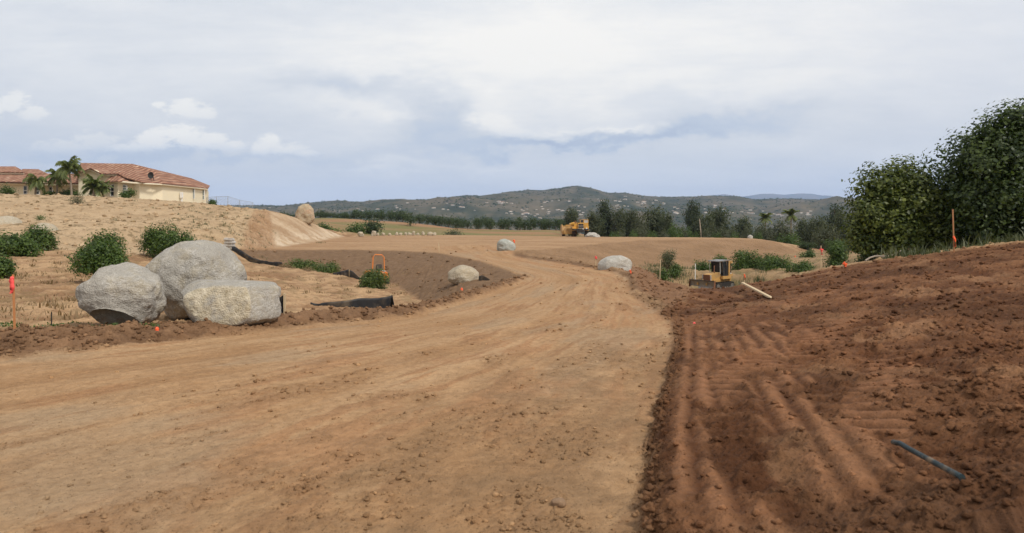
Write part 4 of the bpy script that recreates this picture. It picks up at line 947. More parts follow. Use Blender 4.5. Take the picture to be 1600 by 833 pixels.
def window(px, w, top, bot, d, arch=False, glass=GLASSD, ry=0, mull=1, parent=None):
    s = d/F; W = w*s; c = vpt(px, bot, d); Hh = (bot-top)*s
    def outline(W_, H_, z0=0):
        if not arch: return [(-W_/2, z0), (W_/2, z0), (W_/2, H_), (-W_/2, H_)]
        r_ = W_/2; return [(-r_, z0), (r_, z0)]+[(r_*math.cos(a), H_-r_+r_*math.sin(a)) for a in np.linspace(0, math.pi, 11)]
    fr = MB(); o_, i_ = outline(W, Hh), outline(W*.74, Hh-W*.13, W*.12); n = len(o_)
    V = [(x, -.09, z) for x, z in o_]+[(x, -.09, z) for x, z in i_]+[(x, .1, z) for x, z in o_]+[(x, .1, z) for x, z in i_]; Fc = []
    for k in range(n):
        j = (k+1) % n; Fc += [(k, j, n+j, n+k), (n+k, n+j, 3*n+j, 3*n+k), (k, 2*n+k, 2*n+j, j), (2*n+k, 3*n+k, 3*n+j, 2*n+j)]
    fr.add(V, Fc)
    if mull: fr.box((0, -.05, Hh*.42), (W*.74, .06, .09)); 
    if arch: fr.box((0, -.05, Hh-W*.52), (W*.74, .06, .09))
    f = fr.build('window', WHITE, parent or house); f.location = c; f.rotation_euler = (0, 0, ry)
    p = MB(); p.prism(i_, -.03, .05, 'y'); p.build('pane', glass, f)
    return f
wall([(166, 104.6), (184, 103.4), (208, 105), (218, 104), (238, 107), (254, 108.5), (305, 119), (322.5, 127), (326, 146), (150, 146), (150, 106)], 1.4, 6.12)
wall([(127, 105.5), (183, 105.5), (200, 120), (120, 120)], 2.0, 7.35)
gb = MB(); gb.prism([(vpt(126.5, 0, 105.2).x, 2+CZ), (vpt(158, 0, 105.2).x, 2+CZ), (vpt(158, 0, 105.2).x, 7.25+CZ), (vpt(141, 0, 105.2).x, 7.95+CZ), (vpt(126.5, 0, 105.2).x, 7.2+CZ)], 104.6, 106.5, 'y'); gb.build('gable', STUC, house)
wall([(-90, 109), (-6, 108), (44, 107), (62, 106.2), (92, 109), (128, 109), (128, 122), (-90, 122)], 2.2, 6.05)
wall([(-40, 113), (32.5, 113), (36, 121), (-40, 121)], 5.5, 8.2); wall([(36, 114), (68, 114), (72, 121), (36, 121)], 5.5, 7.95)
roof([[(126, 254.5, 115), (160, 257, 114.5), (207, 256, 114), (222.5, 284.5, 103), (196, 277, 103.6), (184, 271, 104.6), (157, 271, 104.6), (126, 268, 108)],
      [(207, 256, 114), (243, 267, 112.5), (255, 286.3, 107.7), (238, 285.8, 106.2), (222.5, 284.5, 103)],
      [(243, 267, 112.5), (285, 277.5, 119.5), (306.5, 291.8, 118.2), (255, 286.3, 107.7)],
      [(285, 277.5, 119.5), (299, 278.5, 124), (325, 294.2, 126.5), (306.5, 291.8, 118.2)],
      [(299, 278.5, 124), (285, 277.5, 119.5), (243, 267, 112.5), (207, 256, 114), (160, 257, 114.5), (126, 254.5, 115), (112, 285, 150), (328, 290, 150), (325, 294.2, 126.5)]])
roof([[(163, 284.5, 103.6), (184, 282.6, 102.4), (187, 268.8, 106)], [(184, 282.6, 102.4), (211, 284, 104), (187, 268.8, 106)], [(163, 284.5, 103.6), (187, 268.8, 106), (176, 272, 107)]])
roof([[(120.5, 271.5, 103.8), (141, 262.2, 103.8), (141, 267.4, 111), (120.5, 276, 111)], [(141, 262.2, 103.8), (160, 271.8, 103.8), (160, 276, 111), (141, 267.4, 111)]])
roof([[(-95, 282, 106), (44, 285.2, 105.8), (62, 286, 105), (93, 286.4, 107.8), (129, 286, 107.8), (129, 271.5, 114), (60, 271, 114), (-95, 268, 114)]])
roof([[(-50, 268.5, 112), (37.5, 268.8, 112), (24, 260, 116), (-50, 260, 116)], [(37.5, 268.8, 112), (40, 268.8, 122), (24, 260, 116)], [(24, 260, 116), (40, 268.8, 122), (-50, 268.8, 122), (-50, 260, 116)]])
roof([[(34.5, 271.2, 113), (71.5, 271.5, 113), (60, 264.3, 117), (34.5, 264, 117)], [(71.5, 271.5, 113), (75, 271.5, 122), (60, 264.3, 117)], [(34.5, 264, 117), (60, 264.3, 117), (75, 271.5, 122), (34.5, 271.5, 122)]])
for a, b_ in [((166, 283.6, 103.9), (184, 282.4, 102.8)), ((184, 282.4, 102.8), (222, 285.6, 103.4)), ((222, 285.6, 103.4), (254.5, 287.2, 107.9)), ((254.5, 287.2, 107.9), (306, 292.6, 118.4)), ((306, 292.6, 118.4), (324.5, 295, 126.7)), ((-90, 283.4, 106.3), (44, 286.4, 106)), ((44, 286.4, 106), (62, 287.2, 105.2)), ((62, 287.2, 105.2), (93, 287.6, 108)), ((93, 287.6, 108), (128, 287.2, 108)),
             ((-45, 269.8, 112.3), (37, 270.2, 112.3)), ((35, 272.4, 113.3), (71, 272.6, 113.3)), ((158, 272.3, 105), (183, 272.3, 105)), ((122, 272.6, 104.2), (141, 263.8, 104.2)), ((141, 263.8, 104.2), (159, 272.8, 104.2))]:
    fb = MB(); fb.tube([vpt(*a)-Vector((0, 0, .14)), vpt(*b_)-Vector((0, 0, .14))], .13, 6); fb.build('eave_trim', TRIM, house)
window(176.8, 8.6, 288.2, 307, 103.85, True, ry=.05); window(194.5, 10, 288, 304, 103.95, True, GLASSB, ry=-.07)
window(303, 2.4, 295, 310.5, 118.2, False, GLASSB, mull=0); window(317.5, 4.2, 297, 312, 124.2, False, GLASSB)
window(26.5, 4.6, 272, 276.4, 112.9, mull=0); window(66.5, 4.6, 275.5, 280, 113.9, mull=0)
window(17, 6.5, 287.5, 296, 107.7); window(40, 6.5, 290, 303.5, 107); window(59.5, 5.4, 290.5, 304, 106); window(79.5, 5.6, 292, 301, 107.6)
ub = MB(); c = vpt(283.6, 305, 113.6); ub.box((c.x, c.y, c.z), (.45, .35, .95), bev=.04); ub.box((c.x, c.y+.1, c.z-.75), (.2, .2, .6)); ub.build('utility_box', WHITE, house)
dish = empty('satellite_dish', vpt(236, 277.5, 107.2), -.2, 'dark satellite dish fixed on the red tiled roof', 'dish')
m_ = MB(); m_.lathe([(0.10, .02), (.06, .25), (-.02, .42), (-.10, .52), (-.06, .54), (.05, .43), (.14, .26), (.17, .02)], (0, 0, .35), 'y', 18); m_.build('reflector', DARK, dish, True)
m_ = MB(); m_.tube([(0, .7, -.75), (0, .5, .1), (0, .15, .35)], .05); m_.tube([(0, -.1, -.1), (0, -.55, .3)], .025); m_.build('mount', DARK, dish)

def palm(label, px, d, cpy, nf, flen, lean=0, droop=1.0, seed=0, trunk_r=.13, base=None, thr=1.0):
    x = (px-800)/F*d; z = hgt(x, d) if base is None else base; H = CZ-(cpy-HY)/F*d-z
    root = empty('palm_tree', (x, d, z), 0, label, 'palm tree'); r = random.Random(seed); mb = MB()
    top = Vector((lean, 0, H)); mb.tube([(0, 0, -.2), (lean*.2, 0, H*.4), tuple(top)], [trunk_r*1.3, trunk_r, trunk_r*.8], 8); mb.build('trunk', PBARK, root, True)
    V, Fc = [], []; rc = MB()
    for i in range(nf):
        az = 2.399*i+r.uniform(-.3, .3); el = r.uniform(-.35, 1.25) if i > 4 else r.uniform(.9, 1.4); L = flen*r.uniform(.8, 1.1)
        dirv = Vector((math.cos(az)*math.cos(el), math.sin(az)*math.cos(el), math.sin(el))); p = top.copy(); spine = [p.copy()]
        for k in range(9):
            p = p+dirv*L/9; dirv = (dirv+Vector((-.03, 0, -.21*droop))).normalized(); spine.append(p.copy())
        rc.tube(spine[::2]+[spine[-1]], .018, 4)
        for k in range(1, 10):
            for sub in range(4):
                q0 = spine[k-1].lerp(spine[k], sub/4); t = (spine[k]-spine[k-1]).normalized(); sd = t.cross(Vector((0, 0, 1))).normalized()
                for sgn in (-1, 1):
                    ll = flen*.40*(1-.5*abs(k/9-.45))*r.uniform(.8, 1.1); e = q0+sd*sgn*ll*.75+t*ll*.35-Vector((0, 0, ll*(.35+.5*r.random())*droop)); wv = t*.032*thr
                    b_ = len(V); V += [q0-wv, q0+wv, q0.lerp(e, .55)+wv*.9+Vector((0, 0, .03)), e]; Fc.append((b_, b_+1, b_+2, b_+3))
    rc.build('frond_stems', L_PALM, root); mesh_np('fronds', V, Fc, L_PALM, root); return root
palm('tall feathery palm with windblown fronds, rising above the house roof', 112.5, 101, 263, 26, 2.3, -.5, 1.15, 1, thr=1.6)
palm('drooping palm just left of the tall one', 89, 103, 276, 20, 2.0, 0, 1.1, 2, thr=1.6)
palm('yellowish palm with hanging fronds before the left wing of the house', 55, 102, 284, 18, 2.1, .2, 1.4, 3, thr=1.6)
palm('short bushy palm in front of the gable', 147, 101, 290, 30, 2.0, 0, .9, 4, .2, thr=1.8)
palm('smallest palm standing beside the short bushy one', 162, 101.5, 293, 18, 1.3, 0, 1.0, 5, .1, thr=1.6)
for lb, a, b_, t, d, mt in [('dark bush under the window at the left end of the house', 1, 24, 289, 102, L_CIT), ('dark hedge bush below the tall palm', 104, 126, 294, 102.5, L_CIT), ('low bush below the drooping palm', 66, 84, 299, 102.5, L_CIT), ('round clipped bush beside the arched windows', 189, 209, 296, 99, L_CIT), ('dark low bush between the tall palm and the drooping palm', 92, 108, 298, 102.5, L_ORCH), ('tiny clipped bush by the wire fence post', 327, 337, 313.5, 102, L_CIT)]:
    shrub(lb, a, b_, t, t+14, d, 1200, .22, mt, a, 6)

# wire fence running off the hill crest
wf = empty('wire_fence', (0, 0, 0), 0, 'thin wire fence with grey posts running down from the right corner of the house', 'fence')
WIRE = plain('grey_wire', (.33, .34, .35), .5, .3); tops = []
fpts = [(323, 308.5, 120), (338, 307.5, 112), (356, 307, 106), (374, 312.5, 106), (395, 316.5, 106)]
for px, t, d in fpts:
    b0 = at(px, d); tp = Vector(P(px, t, d)); tp = Vector((b0.x, b0.y, max(tp.z, b0.z+.5))); tops.append((b0, tp)); m_ = MB(); m_.tube([b0-Vector((0, 0, .2)), tp], .045, 6); m_.build('post', WIRE, wf)
m_ = MB()
for (b0, t0), (b1, t1) in zip(tops[:-1], tops[1:]):
    for k in np.linspace(.08, 1, 7): m_.tube([b0.lerp(t0, k), b1.lerp(t1, k)], .012 if k < 1 else .03, 4)
    for k in np.linspace(0, 1, 12)[1:-1]: m_.tube([b0.lerp(b1, k), t0.lerp(t1, k)], .010, 4)
m_.build('wire_mesh', WIRE, wf)

# far palms, pole
palm('fan palm standing above the trees, left one of the two', 1196, 190, 340, 16, 2.4, 0, .8, 7, .25, base=CZ-8, thr=3); palm('taller fan palm standing above the trees, right one of the two', 1236, 190, 336, 18, 2.6, 0, .8, 8, .25, base=CZ-8, thr=3)
pl = empty('pole', at(1095, 150), 0, 'bare pale leaning pole among the trees behind the pad', 'pole'); m_ = MB(); hh = 27/F*150+(Vector(P(1095, 369, 150)).z-at(1095, 150).z)
m_.tube([(.2, 0, -.4), (.05, 0, hh*.6), (-.3, 0, hh)], [.17, .14, .10], 8); m_.build('shaft', plain('bare_wood', (.36, .30, .23), .9, var=.3), pl, True)
# ------------------------------------------------------------------ machines
YEL = plain('machine_yellow', (.62, .33, .05), .55, var=.12, scale=2, dirt=(.36, .235, .13), dscale=1.6)
TAN_Y = plain('dusty_yellow', (.47, .27, .085), .6, var=.15, scale=2, dirt=(.26, .18, .11), dscale=1.8)
STEEL = plain('worn_steel', (.27, .265, .26), .45, metal=.6, var=.2, scale=3, dirt=(.22, .15, .10))
BLKM = plain('black_metal', (.025, .024, .023), .5, dirt=(.12, .085, .055)); TYRE = plain('tyre_rubber', (.035, .032, .03), .9, dirt=(.20, .135, .085)); ORANGE = plain('orange_paint', (.72, .21, .035), .5, var=.1, dirt=(.45, .24, .12), dscale=3)
GREYP = plain('grey_paint', (.45, .44, .41), .6); RUSTY = plain('rust', (.19, .085, .045), .9)
def part(mb, name, mat, par, smooth=False): return mb.build(name, mat, par, smooth)
def wheel(par, c, R_, w_, name='wheel', rim=YEL, lugs=22):
    t = MB(); t.lathe([(-w_/2, R_*.62), (-w_/2, R_*.93), (-w_*.38, R_), (w_*.38, R_), (w_/2, R_*.93), (w_/2, R_*.62)], c, 'x', 28)
    for k in range(lugs):
        a = 2*math.pi*k/lugs
        for sg in (-1, 1): t.box((c[0]+sg*w_*.24, c[1]+math.cos(a+sg*.07)*R_*1.0, c[2]+math.sin(a+sg*.07)*R_*1.0), (w_*.46, .10, .10), (a+sg*.07, 0, 0))
    o = t.build(name, TYRE, par, True)
    r_ = MB(); r_.lathe([(-w_*.46, .05), (-w_*.46, R_*.30), (-w_*.30, R_*.36), (-w_*.42, R_*.60), (w_*.42, R_*.60), (w_*.30, R_*.36), (w_*.46, R_*.30), (w_*.46, .05)], c, 'x', 20); r_.build('rim', rim, o, True); return o

def bulldozer():
    p = at(1119, 59.5); p.z -= .12; g = empty('bulldozer', p, math.radians(-54), 'small yellow bulldozer with a grey blade parked in the hollow', 'bulldozer'); g.scale = (.93, .93, .93)
    for sx in (-1, 1):                           # tracks
        m = MB(); prof = []
        for a in np.linspace(math.pi/2, 3*math.pi/2, 9): prof.append((-1.05+.33*math.cos(a), .36+.33*math.sin(a)))
        for a in np.linspace(-math.pi/2, math.pi/2, 9): prof.append((1.05+.36*math.cos(a), .40+.36*math.sin(a)))
        m.prism(prof, sx*.78-.24, sx*.78+.24, 'x')
        for k in range(26):
            t = k/26; L = 2.1; s_ = t*(2*L+2*math.pi*.35)
            if s_ < L: c, an = (-1.05+s_, .06), 0
            elif s_ < L+math.pi*.35: an = (s_-L)/.35; c = (1.05+.37*math.sin(an), .40-.37*math.cos(an))
            elif s_ < 2*L+math.pi*.35: c, an = (1.05-(s_-L-math.pi*.35), .745), 0
            else: an = (s_-2*L-math.pi*.35)/.35; c = (-1.05-.35*math.sin(an), .37+.35*math.cos(an))
            m.box((sx*.78, c[0], c[1]), (.5, .05, .06), (an, 0, 0))
        tr = part(m, 'track', BLKM, g)
        m = MB(); m.box((sx*.78, 0, .40), (.30, 1.7, .22), bev=.03)
        for y in (-.7, -.35, 0, .35, .7): m.lathe([(-.27, .06), (-.27, .13), (.27, .13), (.27, .06)], (sx*.78, y, .22), 'x', 12)
        for y, r_ in ((-1.05, .22), (1.05, .25)): m.lathe([(-.27, .08), (-.27, r_), (.27, r_), (.27, .08)], (sx*.78, y, .38), 'x', 14)
        part(m, 'roller_frame', STEEL, tr)
    m = MB(); m.box((0, .1, .75), (1.05, 2.4, .5), bev=.04); m.box((0, .65, 1.12), (1.5, 1.3, .32), bev=.04); m.box((0, 1.3, 1.1), (1.2, .35, .75), bev=.05); part(m, 'body', TAN_Y, g)
    m = MB(); m.prism([(-1.35, .85), (-1.35, 1.38), (-1.15, 1.48), (.05, 1.62), (.05, .85)], -.44, .44, 'x'); h = part(m, 'hood', TAN_Y, g)
    m = MB(); m.box((0, -1.365, 1.10), (.72, .06, .42)); part(m, 'grille', BLKM, h)
    m = MB(); m.box((0, -1.38, 1.38), (.92, .08, .06)); [m.box((sx*.45, -1.38, 1.1), (.06, .08, .6)) for sx in (-1, 1)]; part(m, 'grille_frame', GREYP, h)
    m = MB()
    for sx in (-1, 1):
        m.box((sx*.62, .16, 1.98), (.07, .08, 1.35), (.10, 0, 0)); m.box((sx*.66, .62, 1.98), (.07, .08, 1.4)); m.box((sx*.66, .64, 1.30), (.06, .9, .06))
    m.box((0, .12, 1.35), (1.2, .06, .06)); m.box((0, 1.15, 1.4), (1.3, .06, .3)); part(m, 'cab_frame', BLKM, g)
    m = MB()
    for sx in (-1, 1): m.box((sx*.66, 1.02, 1.95), (.13, .24, 1.45), bev=.02); m.box((sx*.66, 1.32, 1.32), (.14, .5, .24), bev=.02); m.box((sx*.6, 1.36, 2.52), (.22, .32, .2), bev=.03)
    m.box((0, 1.2, 2.60), (1.36, .5, .09), bev=.02); part(m, 'cab_rear', TAN_Y, g)
    m = MB(); m.prism([(-.32, 2.62), (-.30, 2.70), (1.1, 2.76), (1.1, 2.66)], -.70, .70, 'x'); part(m, 'roof', STEEL, g)
    for sx in (-1, 1):
        m = MB(); m.box((sx*.63, .62, 1.95), (.03, .80, 1.26)); m.box((sx*.64, 1.24, 2.0), (.03, .26, .9)); part(m, 'side_window', GLASSD, g)
        m = MB(); m.tube([(sx*.6, -.22, 2.62), (sx*.58, -.16, 1.5)], .03, 6); part(m, 'sweep_bar', GREYP, g)
    m = MB(); m.box((0, .22, 2.0), (1.14, .03, 1.15), (.10, 0, 0)); part(m, 'windscreen', GLASSD, g)
    m = MB(); m.box((0, 1.2, 2.05), (1.15, .03, .9)); part(m, 'rear_window', GLASSD, g)
    m = MB(); m.tube([(.2, -.55, 1.5), (.2, -.55, 2.15), (.2, -.5, 2.25)], .05, 8); part(m, 'exhaust_pipe', RUSTY, g)
    for sx in (-1, 1):
        m = MB(); m.box((sx*.5, -1.6, .62), (.14, 1.0, .2)); m.tube([(sx*.25, -1.2, 1.1), (sx*.3, -1.95, .72)], .06, 8); part(m, 'push_arm', TAN_Y, g)
    m = MB(); prof = [(-2.16+.16*math.cos(t)*0-.17*(1-((t-.5)/.5)**2)*-1, .02+.92*t) for t in np.linspace(0, 1, 9)]
    prof = prof+[(y+.07, z) for y, z in prof[::-1]]; m.prism(prof, -1.38, 1.38, 'x'); bl = part(m, 'blade', STEEL, g)
    m = MB(); m.box((0, -2.14, .95), (2.78, .1, .07)); m.box((0, -2.175, .06), (2.78, .04, .16)); part(m, 'blade_edge', BLKM, bl)
    m = MB()
    for sx in (-1, 1): m.prism([(-2.24, 0), (-1.98, 0), (-1.93, .98), (-2.12, .98)], sx*1.38, sx*1.42, 'x')
    part(m, 'blade_end', RUSTY, bl)
    m = MB(); m.box((.3, -1.72, 1.0), (.7, .1, .95), (.12, 0, .05)); part(m, 'blade_carrier', RUSTY, g)
    m = MB(); m.box((.5, 1.45, 1.45), (.14, .1, .12)); m.box((-.5, 1.45, 1.45), (.14, .1, .12)); part(m, 'lamp', WHITE, g)
bulldozer()

def scraper():
    p = at(900, 131); p.z -= .02; g = empty('scraper', p, math.radians(-6), 'large yellow wheeled scraper standing at the far edge of the pad', 'scraper'); k = .92; g.scale = (k, k, k)
    for sx in (-1, 1): wheel(g, (.85+sx*1.25, -1.5, .98), .98, .72)
    m = MB(); m.box((.9, -1.7, 1.15), (1.5, 3.6, .5), bev=.05); m.box((.9, -3.15, 1.52), (3.35, .32, .34), bev=.05); part(m, 'chassis', BLKM, g)
    m = MB(); m.box((.9, -3.0, 1.62), (3.4, .5, .26), bev=.04); part(m, 'bumper', YEL, g)
    m = MB(); m.prism([(-3.2, 1.75), (-3.2, 2.75), (-3.05, 2.85), (-.6, 2.85), (-.6, 1.6), (-2.9, 1.6)], .42, 1.68, 'x'); h = part(m, 'hood', YEL, g)
    m = MB(); m.box((1.05, -3.225, 2.50), (.98, .05, .44)); m.box((1.05, -3.225, 1.98), (.98, .05, .38)); part(m, 'grille', BLKM, h)
    m = MB(); m.box((1.05, -3.27, 2.22), (1.22, .06, .07)); m.box((1.05, -3.27, 1.76), (1.22, .06, .08)); part(m, 'grille_bar', GREYP, h)
    m = MB(); m.box((2.12, -2.4, 2.15), (.86, 1.7, 1.2), bev=.06); part(m, 'side_panel', YEL, g)
    c = MB(); c.box((1.72, -2.1, 3.50), (1.72, 1.6, .10), bev=.03)
    for x, y in ((.92, -2.85), (2.52, -2.85), (.92, -1.35), (2.52, -1.35), (1.62, -2.86)): c.box((x, y, 3.15), (.10, .10, .66))
    c.box((1.72, -2.1, 2.83), (1.72, 1.6, .1)); cb = part(c, 'cab', YEL, g)
    m = MB(); m.box((1.27, -2.85, 3.15), (.62, .03, .58)); part(m, 'windscreen', GLASSD, cb)
    m = MB(); m.box((2.07, -2.85, 3.15), (.80, .03, .58)); m.box((2.53, -2.1, 3.15), (.03, 1.4, .58)); part(m, 'cab_window', GREYP, cb)
    for sx, x in ((-1, -.42), (1, 2.2)):
        m = MB(); pr = [(-1.5+1.16*math.cos(a), .98+1.16*math.sin(a)) for a in np.linspace(math.radians(20), math.radians(165), 12)]; pr += [(-1.5+1.08*math.cos(a), .98+1.08*math.sin(a)) for a in np.linspace(math.radians(165), math.radians(20), 12)]; m.prism(pr, x-.42, x+.42, 'x'); part(m, 'fender', YEL, g)
    m = MB(); m.box((-.05, -2.3, 2.2), (.8, 1.1, 1.1), bev=.08); m.box((-.35, -2.85, 1.85), (.9, .3, .4), bev=.04); part(m, 'hydraulic_tank', YEL, g)
    m = MB()
    for x, y in ((-.25, -2.5), (.1, -2.2), (.3, -2.7)): m.tube([(x, y, 2.5), (x+.05, y, 3.0), (x+.1, y-.25, 3.02), (x+.12, y-.3, 2.4)], .05, 6)
    m.lathe([(2.75, .14), (3.3, .14)], (-.15, -1.8, 0), 'z', 10); part(m, 'hoses', RUSTY, g)
    m = MB(); m.tube([(.7, -1.9, 2.8), (.7, -1.9, 3.45), (.7, -1.8, 3.6)], .07, 8); part(m, 'exhaust_pipe', RUSTY, g)
    m = MB(); m.tube([(.6, -.6, 1.7), (.4, .3, 2.5), (-.4, .7, 2.65), (-1.2, 1.2, 2.4)], [.42, .40, .38, .42], 10); part(m, 'gooseneck', YEL, g, True)
    b = empty('bowl_frame', (-1.55, 1.1, 0), math.radians(6)); b.parent = g
    # the bowl trails to the left: two curved side plates, apron, rear wheels
    B = MB()
    for sx in (-1, 1): B.prism([(-2.2, .45), (-2.3, 1.3), (-1.9, 2.1), (-1.1, 2.48), (.2, 2.5), (2.8, 2.2), (3.4, 1.3), (3.0, .6), (.2, .5)], sx*1.45-.06, sx*1.45+.06, 'x')
    B.prism([(-2.25, .5), (-2.28, 1.2), (-1.95, 1.95), (-1.75, 2.0), (-2.05, 1.2), (-2.05, .5)], -1.39, 1.39, 'x'); B.box((0, 2.6, 1.4), (2.78, .15, 1.7)); B.box((0, .8, .55), (2.78, 3.6, .12))
    bo = B.build('bowl', TAN_Y, g); bo.location = b.location; bo.rotation_euler = b.rotation_euler
    m = MB(); pr = [(1.22*math.cos(a), .2+1.75*math.sin(a)*.95) for a in np.linspace(math.radians(0), math.radians(180), 16)]; pr += [(.86*math.cos(a), .2+1.35*math.sin(a)*.95) for a in np.linspace(math.radians(180), math.radians(0), 16)]
    m.prism([(x, z+.5) for x, z in pr], -2.75, -2.4, 'y'); o = m.build('apron_arch', TAN_Y, g); o.location = b.location; o.rotation_euler = b.rotation_euler
    bpy.data.objects.remove(b)
    for sx in (-1, 1):
        w_ = wheel(g, (0, 0, 0), .95, .7); w_.location = (-1.5+sx*1.25, 5.6, .95)
    m = MB(); m.box((-1.5, 6.0, 1.9), (1.7, 2.2, 1.0), bev=.08); part(m, 'rear_engine', YEL, g)
    m = MB(); m.box((1.5, -3.30, 1.62), (.24, .05, .14)); part(m, 'headlight', WHITE, g); m = MB(); m.box((2.2, -3.30, 1.75), (.28, .06, .22)); part(m, 'headlight', WHITE, g)
scraper()

def small_tractor():
    d = 49.5; p = at(592, d); base = CZ-(449-HY)/F*d; g = empty('compact_tractor', (p.x, d, base), math.radians(18), 'small orange tractor with a roll bar standing behind the leafy green bush', 'tractor'); g.scale = (1.0,)*3
    hz = (449-398)/F*d
    m = MB(); m.tube([(-.40, .25, .5), (-.43, .25, 1.2), (-.38, .25, hz-.18), (-.24, .25, hz), (.24, .25, hz-.03), (.40, .25, hz-.2), (.43, .25, 1.2), (.42, .25, .5)], .042, 8); part(m, 'roll_bar', ORANGE, g, True)
    m = MB(); m.box((0, -.1, .62), (.5, 1.3, .4), bev=.06); part(m, 'body', ORANGE, g)
    for sx in (-1, 1):
        m = MB(); pr = [(.25+.52*math.cos(a), .5+.52*math.sin(a)) for a in np.linspace(math.radians(-5), math.radians(170), 11)]; pr += [(.25+.46*math.cos(a), .5+.46*math.sin(a)) for a in np.linspace(math.radians(170), math.radians(-5), 11)]; m.prism(pr, sx*.50-.17, sx*.50+.17, 'x'); m.box((sx*.46, .2, .95), (.34, .75, .35), bev=.08); part(m, 'fender', ORANGE, g)
        wheel(g, (sx*.55, .25, .48), .48, .26, rim=GREYP, lugs=16); wheel(g, (sx*.5, -.95, .3), .3, .2, rim=GREYP, lugs=12)
    m = MB(); m.box((.28, .12, 1.16), (.4, .5, .12), bev=.04); part(m, 'deck_cover', GREYP, g)
    m = MB(); m.box((.05, .05, 1.12), (.46, .44, .14), bev=.05); m.box((.05, .30, 1.4), (.46, .12, .5), (-.15, 0, 0), bev=.05); part(m, 'seat', BLKM, g)
    m = MB(); m.prism([(-1.25, .6), (-1.25, 1.0), (-1.1, 1.12), (-.45, 1.2), (-.45, .6)], -.28, .28, 'x'); h = part(m, 'hood', ORANGE, g)
    m = MB(); m.box((0, -1.265, .82), (.42, .04, .3)); part(m, 'grille', BLKM, h)
    m = MB(); m.lathe([(-.03, .17), (-.03, .21), (.03, .21), (.03, .17)], (0, -.28, 1.34), 'z', 18); m.tube([(0, -.5, 1.1), (0, -.28, 1.34)], .03, 6); part(m, 'steering_wheel', BLKM, g)
    m = MB(); m.box((-.75, .1, 1.02), (.5, .3, .4), bev=.05); m.tube([(-.95, .1, .9), (-1.05, 0, .5)], .05, 6); part(m, 'side_box', ORANGE, g)
small_tractor()

# ------------------------------------------------------------------ silt fences
FAB = plain('black_fabric', (.014, .015, .018), .6, var=.4, scale=8, bumpd=.01, dirt=(.10, .075, .05), dscale=1.2); LATH = plain('raw_lath', (.55, .42, .26), .85, var=.2, scale=18)
STAKE_O = plain('weathered_orange_lath', (.50, .21, .08), .85, var=.25, scale=12); PINK = plain('pink_ribbon', (.90, .10, .09), .5, var=.1); ORIB = plain('orange_ribbon', (.92, .13, .04), .5, var=.1)
def silt_fence(label, tops, posts=(), seed=0, th=.02, minh=.08):
    """tops: (px, top row, bottom row, distance)"""
    r = np.random.default_rng(seed); A = np.array(tops, float); n = 60; t = np.linspace(0, 1, n); k = np.linspace(0, 1, len(A))
    px, tp, bt, dd = [np.interp(t, k, A[:, i]) for i in range(4)]; V = []; x0 = Vector(P(px[0], bt[0], dd[0]))
    wob = .05*fbm(t*9+seed, t*0, 3, seed); rowsn = 7
    for j in range(rowsn):
        f = j/(rowsn-1)
        for i in range(n):
            b_ = Vector(P(px[i], bt[i], dd[i])); gz = hgt(b_.x, b_.y); zb = min(b_.z, gz)-.06; zt = CZ-(tp[i]-HY)/F*dd[i]
            z = zb+(max(zt, gz+minh)-zb)*f
            V.append(Vector((b_.x, b_.y+wob[i]*(1-f*.5)+.015*math.sin(f*5+i*.5)*(1-f)+.015*math.sin(i*1.3+f*3), z))-x0)
    m = len(V); V2 = V+[v+Vector((0, th, 0)) for v in V]; Fc = []
    for j in range(rowsn-1):
        for i in range(n-1):
            a = j*n+i; Fc += [(a, a+1, a+n+1, a+n), (m+a, m+a+n, m+a+n+1, m+a+1)]
    for i in range(n-1): Fc += [(i, m+i, m+i+1, i+1), ((rowsn-1)*n+i, (rowsn-1)*n+i+1, m+(rowsn-1)*n+i+1, m+(rowsn-1)*n+i)]
    for j in range(rowsn-1): Fc += [(j*n, (j+1)*n, m+(j+1)*n, m+j*n), (j*n+n-1, m+j*n+n-1, m+(j+1)*n+n-1, (j+1)*n+n-1)]
    root = empty('silt_fence', x0, 0, label, 'silt fence'); mesh_np('fabric', V2, Fc, FAB, root, True)
    for ppx, ptop, pd in posts:
        b_ = at(ppx, pd); z1 = CZ-(ptop-HY)/F*pd; mb = MB(); mb.box((b_.x-x0.x, b_.y-x0.y+.05, (b_.z-.2+z1)/2-x0.z), (.045, .045, z1-b_.z+.2)); mb.build('post', LATH, root)
    return root
silt_fence('long black silt fence lying low behind the tallest boulder', [(362, 404, 413, 59), (400, 408, 416, 58), (425, 411, 418, 57.5), (441, 413, 419, 57)], [(375, 403.5, 59), (430, 411, 57.5)], 1, minh=.5)
silt_fence('short black silt fence pulled up to a peak beside the low green bushes', [(520, 427, 433, 52), (533, 424, 433, 52), (545, 421, 434, 52), (551, 424, 435, 51), (562, 434, 436, 50), (573, 434, 437, 49)], [(545.5, 421.5, 51.7)], 2)
silt_fence('widest black silt fence sagging just behind the left berm', [(485, 480, 484, 27), (504, 473, 486, 27), (540, 470, 486, 27.2), (562, 466, 486, 27.5), (590, 466, 486, 28), (608, 463, 485, 28.5), (613, 461, 485, 28.6), (616, 476, 485, 28.2)], [(610, 460.5, 28.8), (563, 465.5, 27.8)], 3)
silt_fence('scrap of black silt fence standing at the right end of the cream faced boulder', [(431, 468, 486, 16.6), (438, 464, 487, 16.6), (444, 460, 487, 16.6)], [(443.5, 459, 16.55)], 4)
silt_fence('small crumpled black fabric beside the half buried tan boulder', [(748, 432, 437, 36), (753, 430, 438, 35.6), (758, 432, 438, 35.6), (765, 436, 438, 35.5)], [], 5)

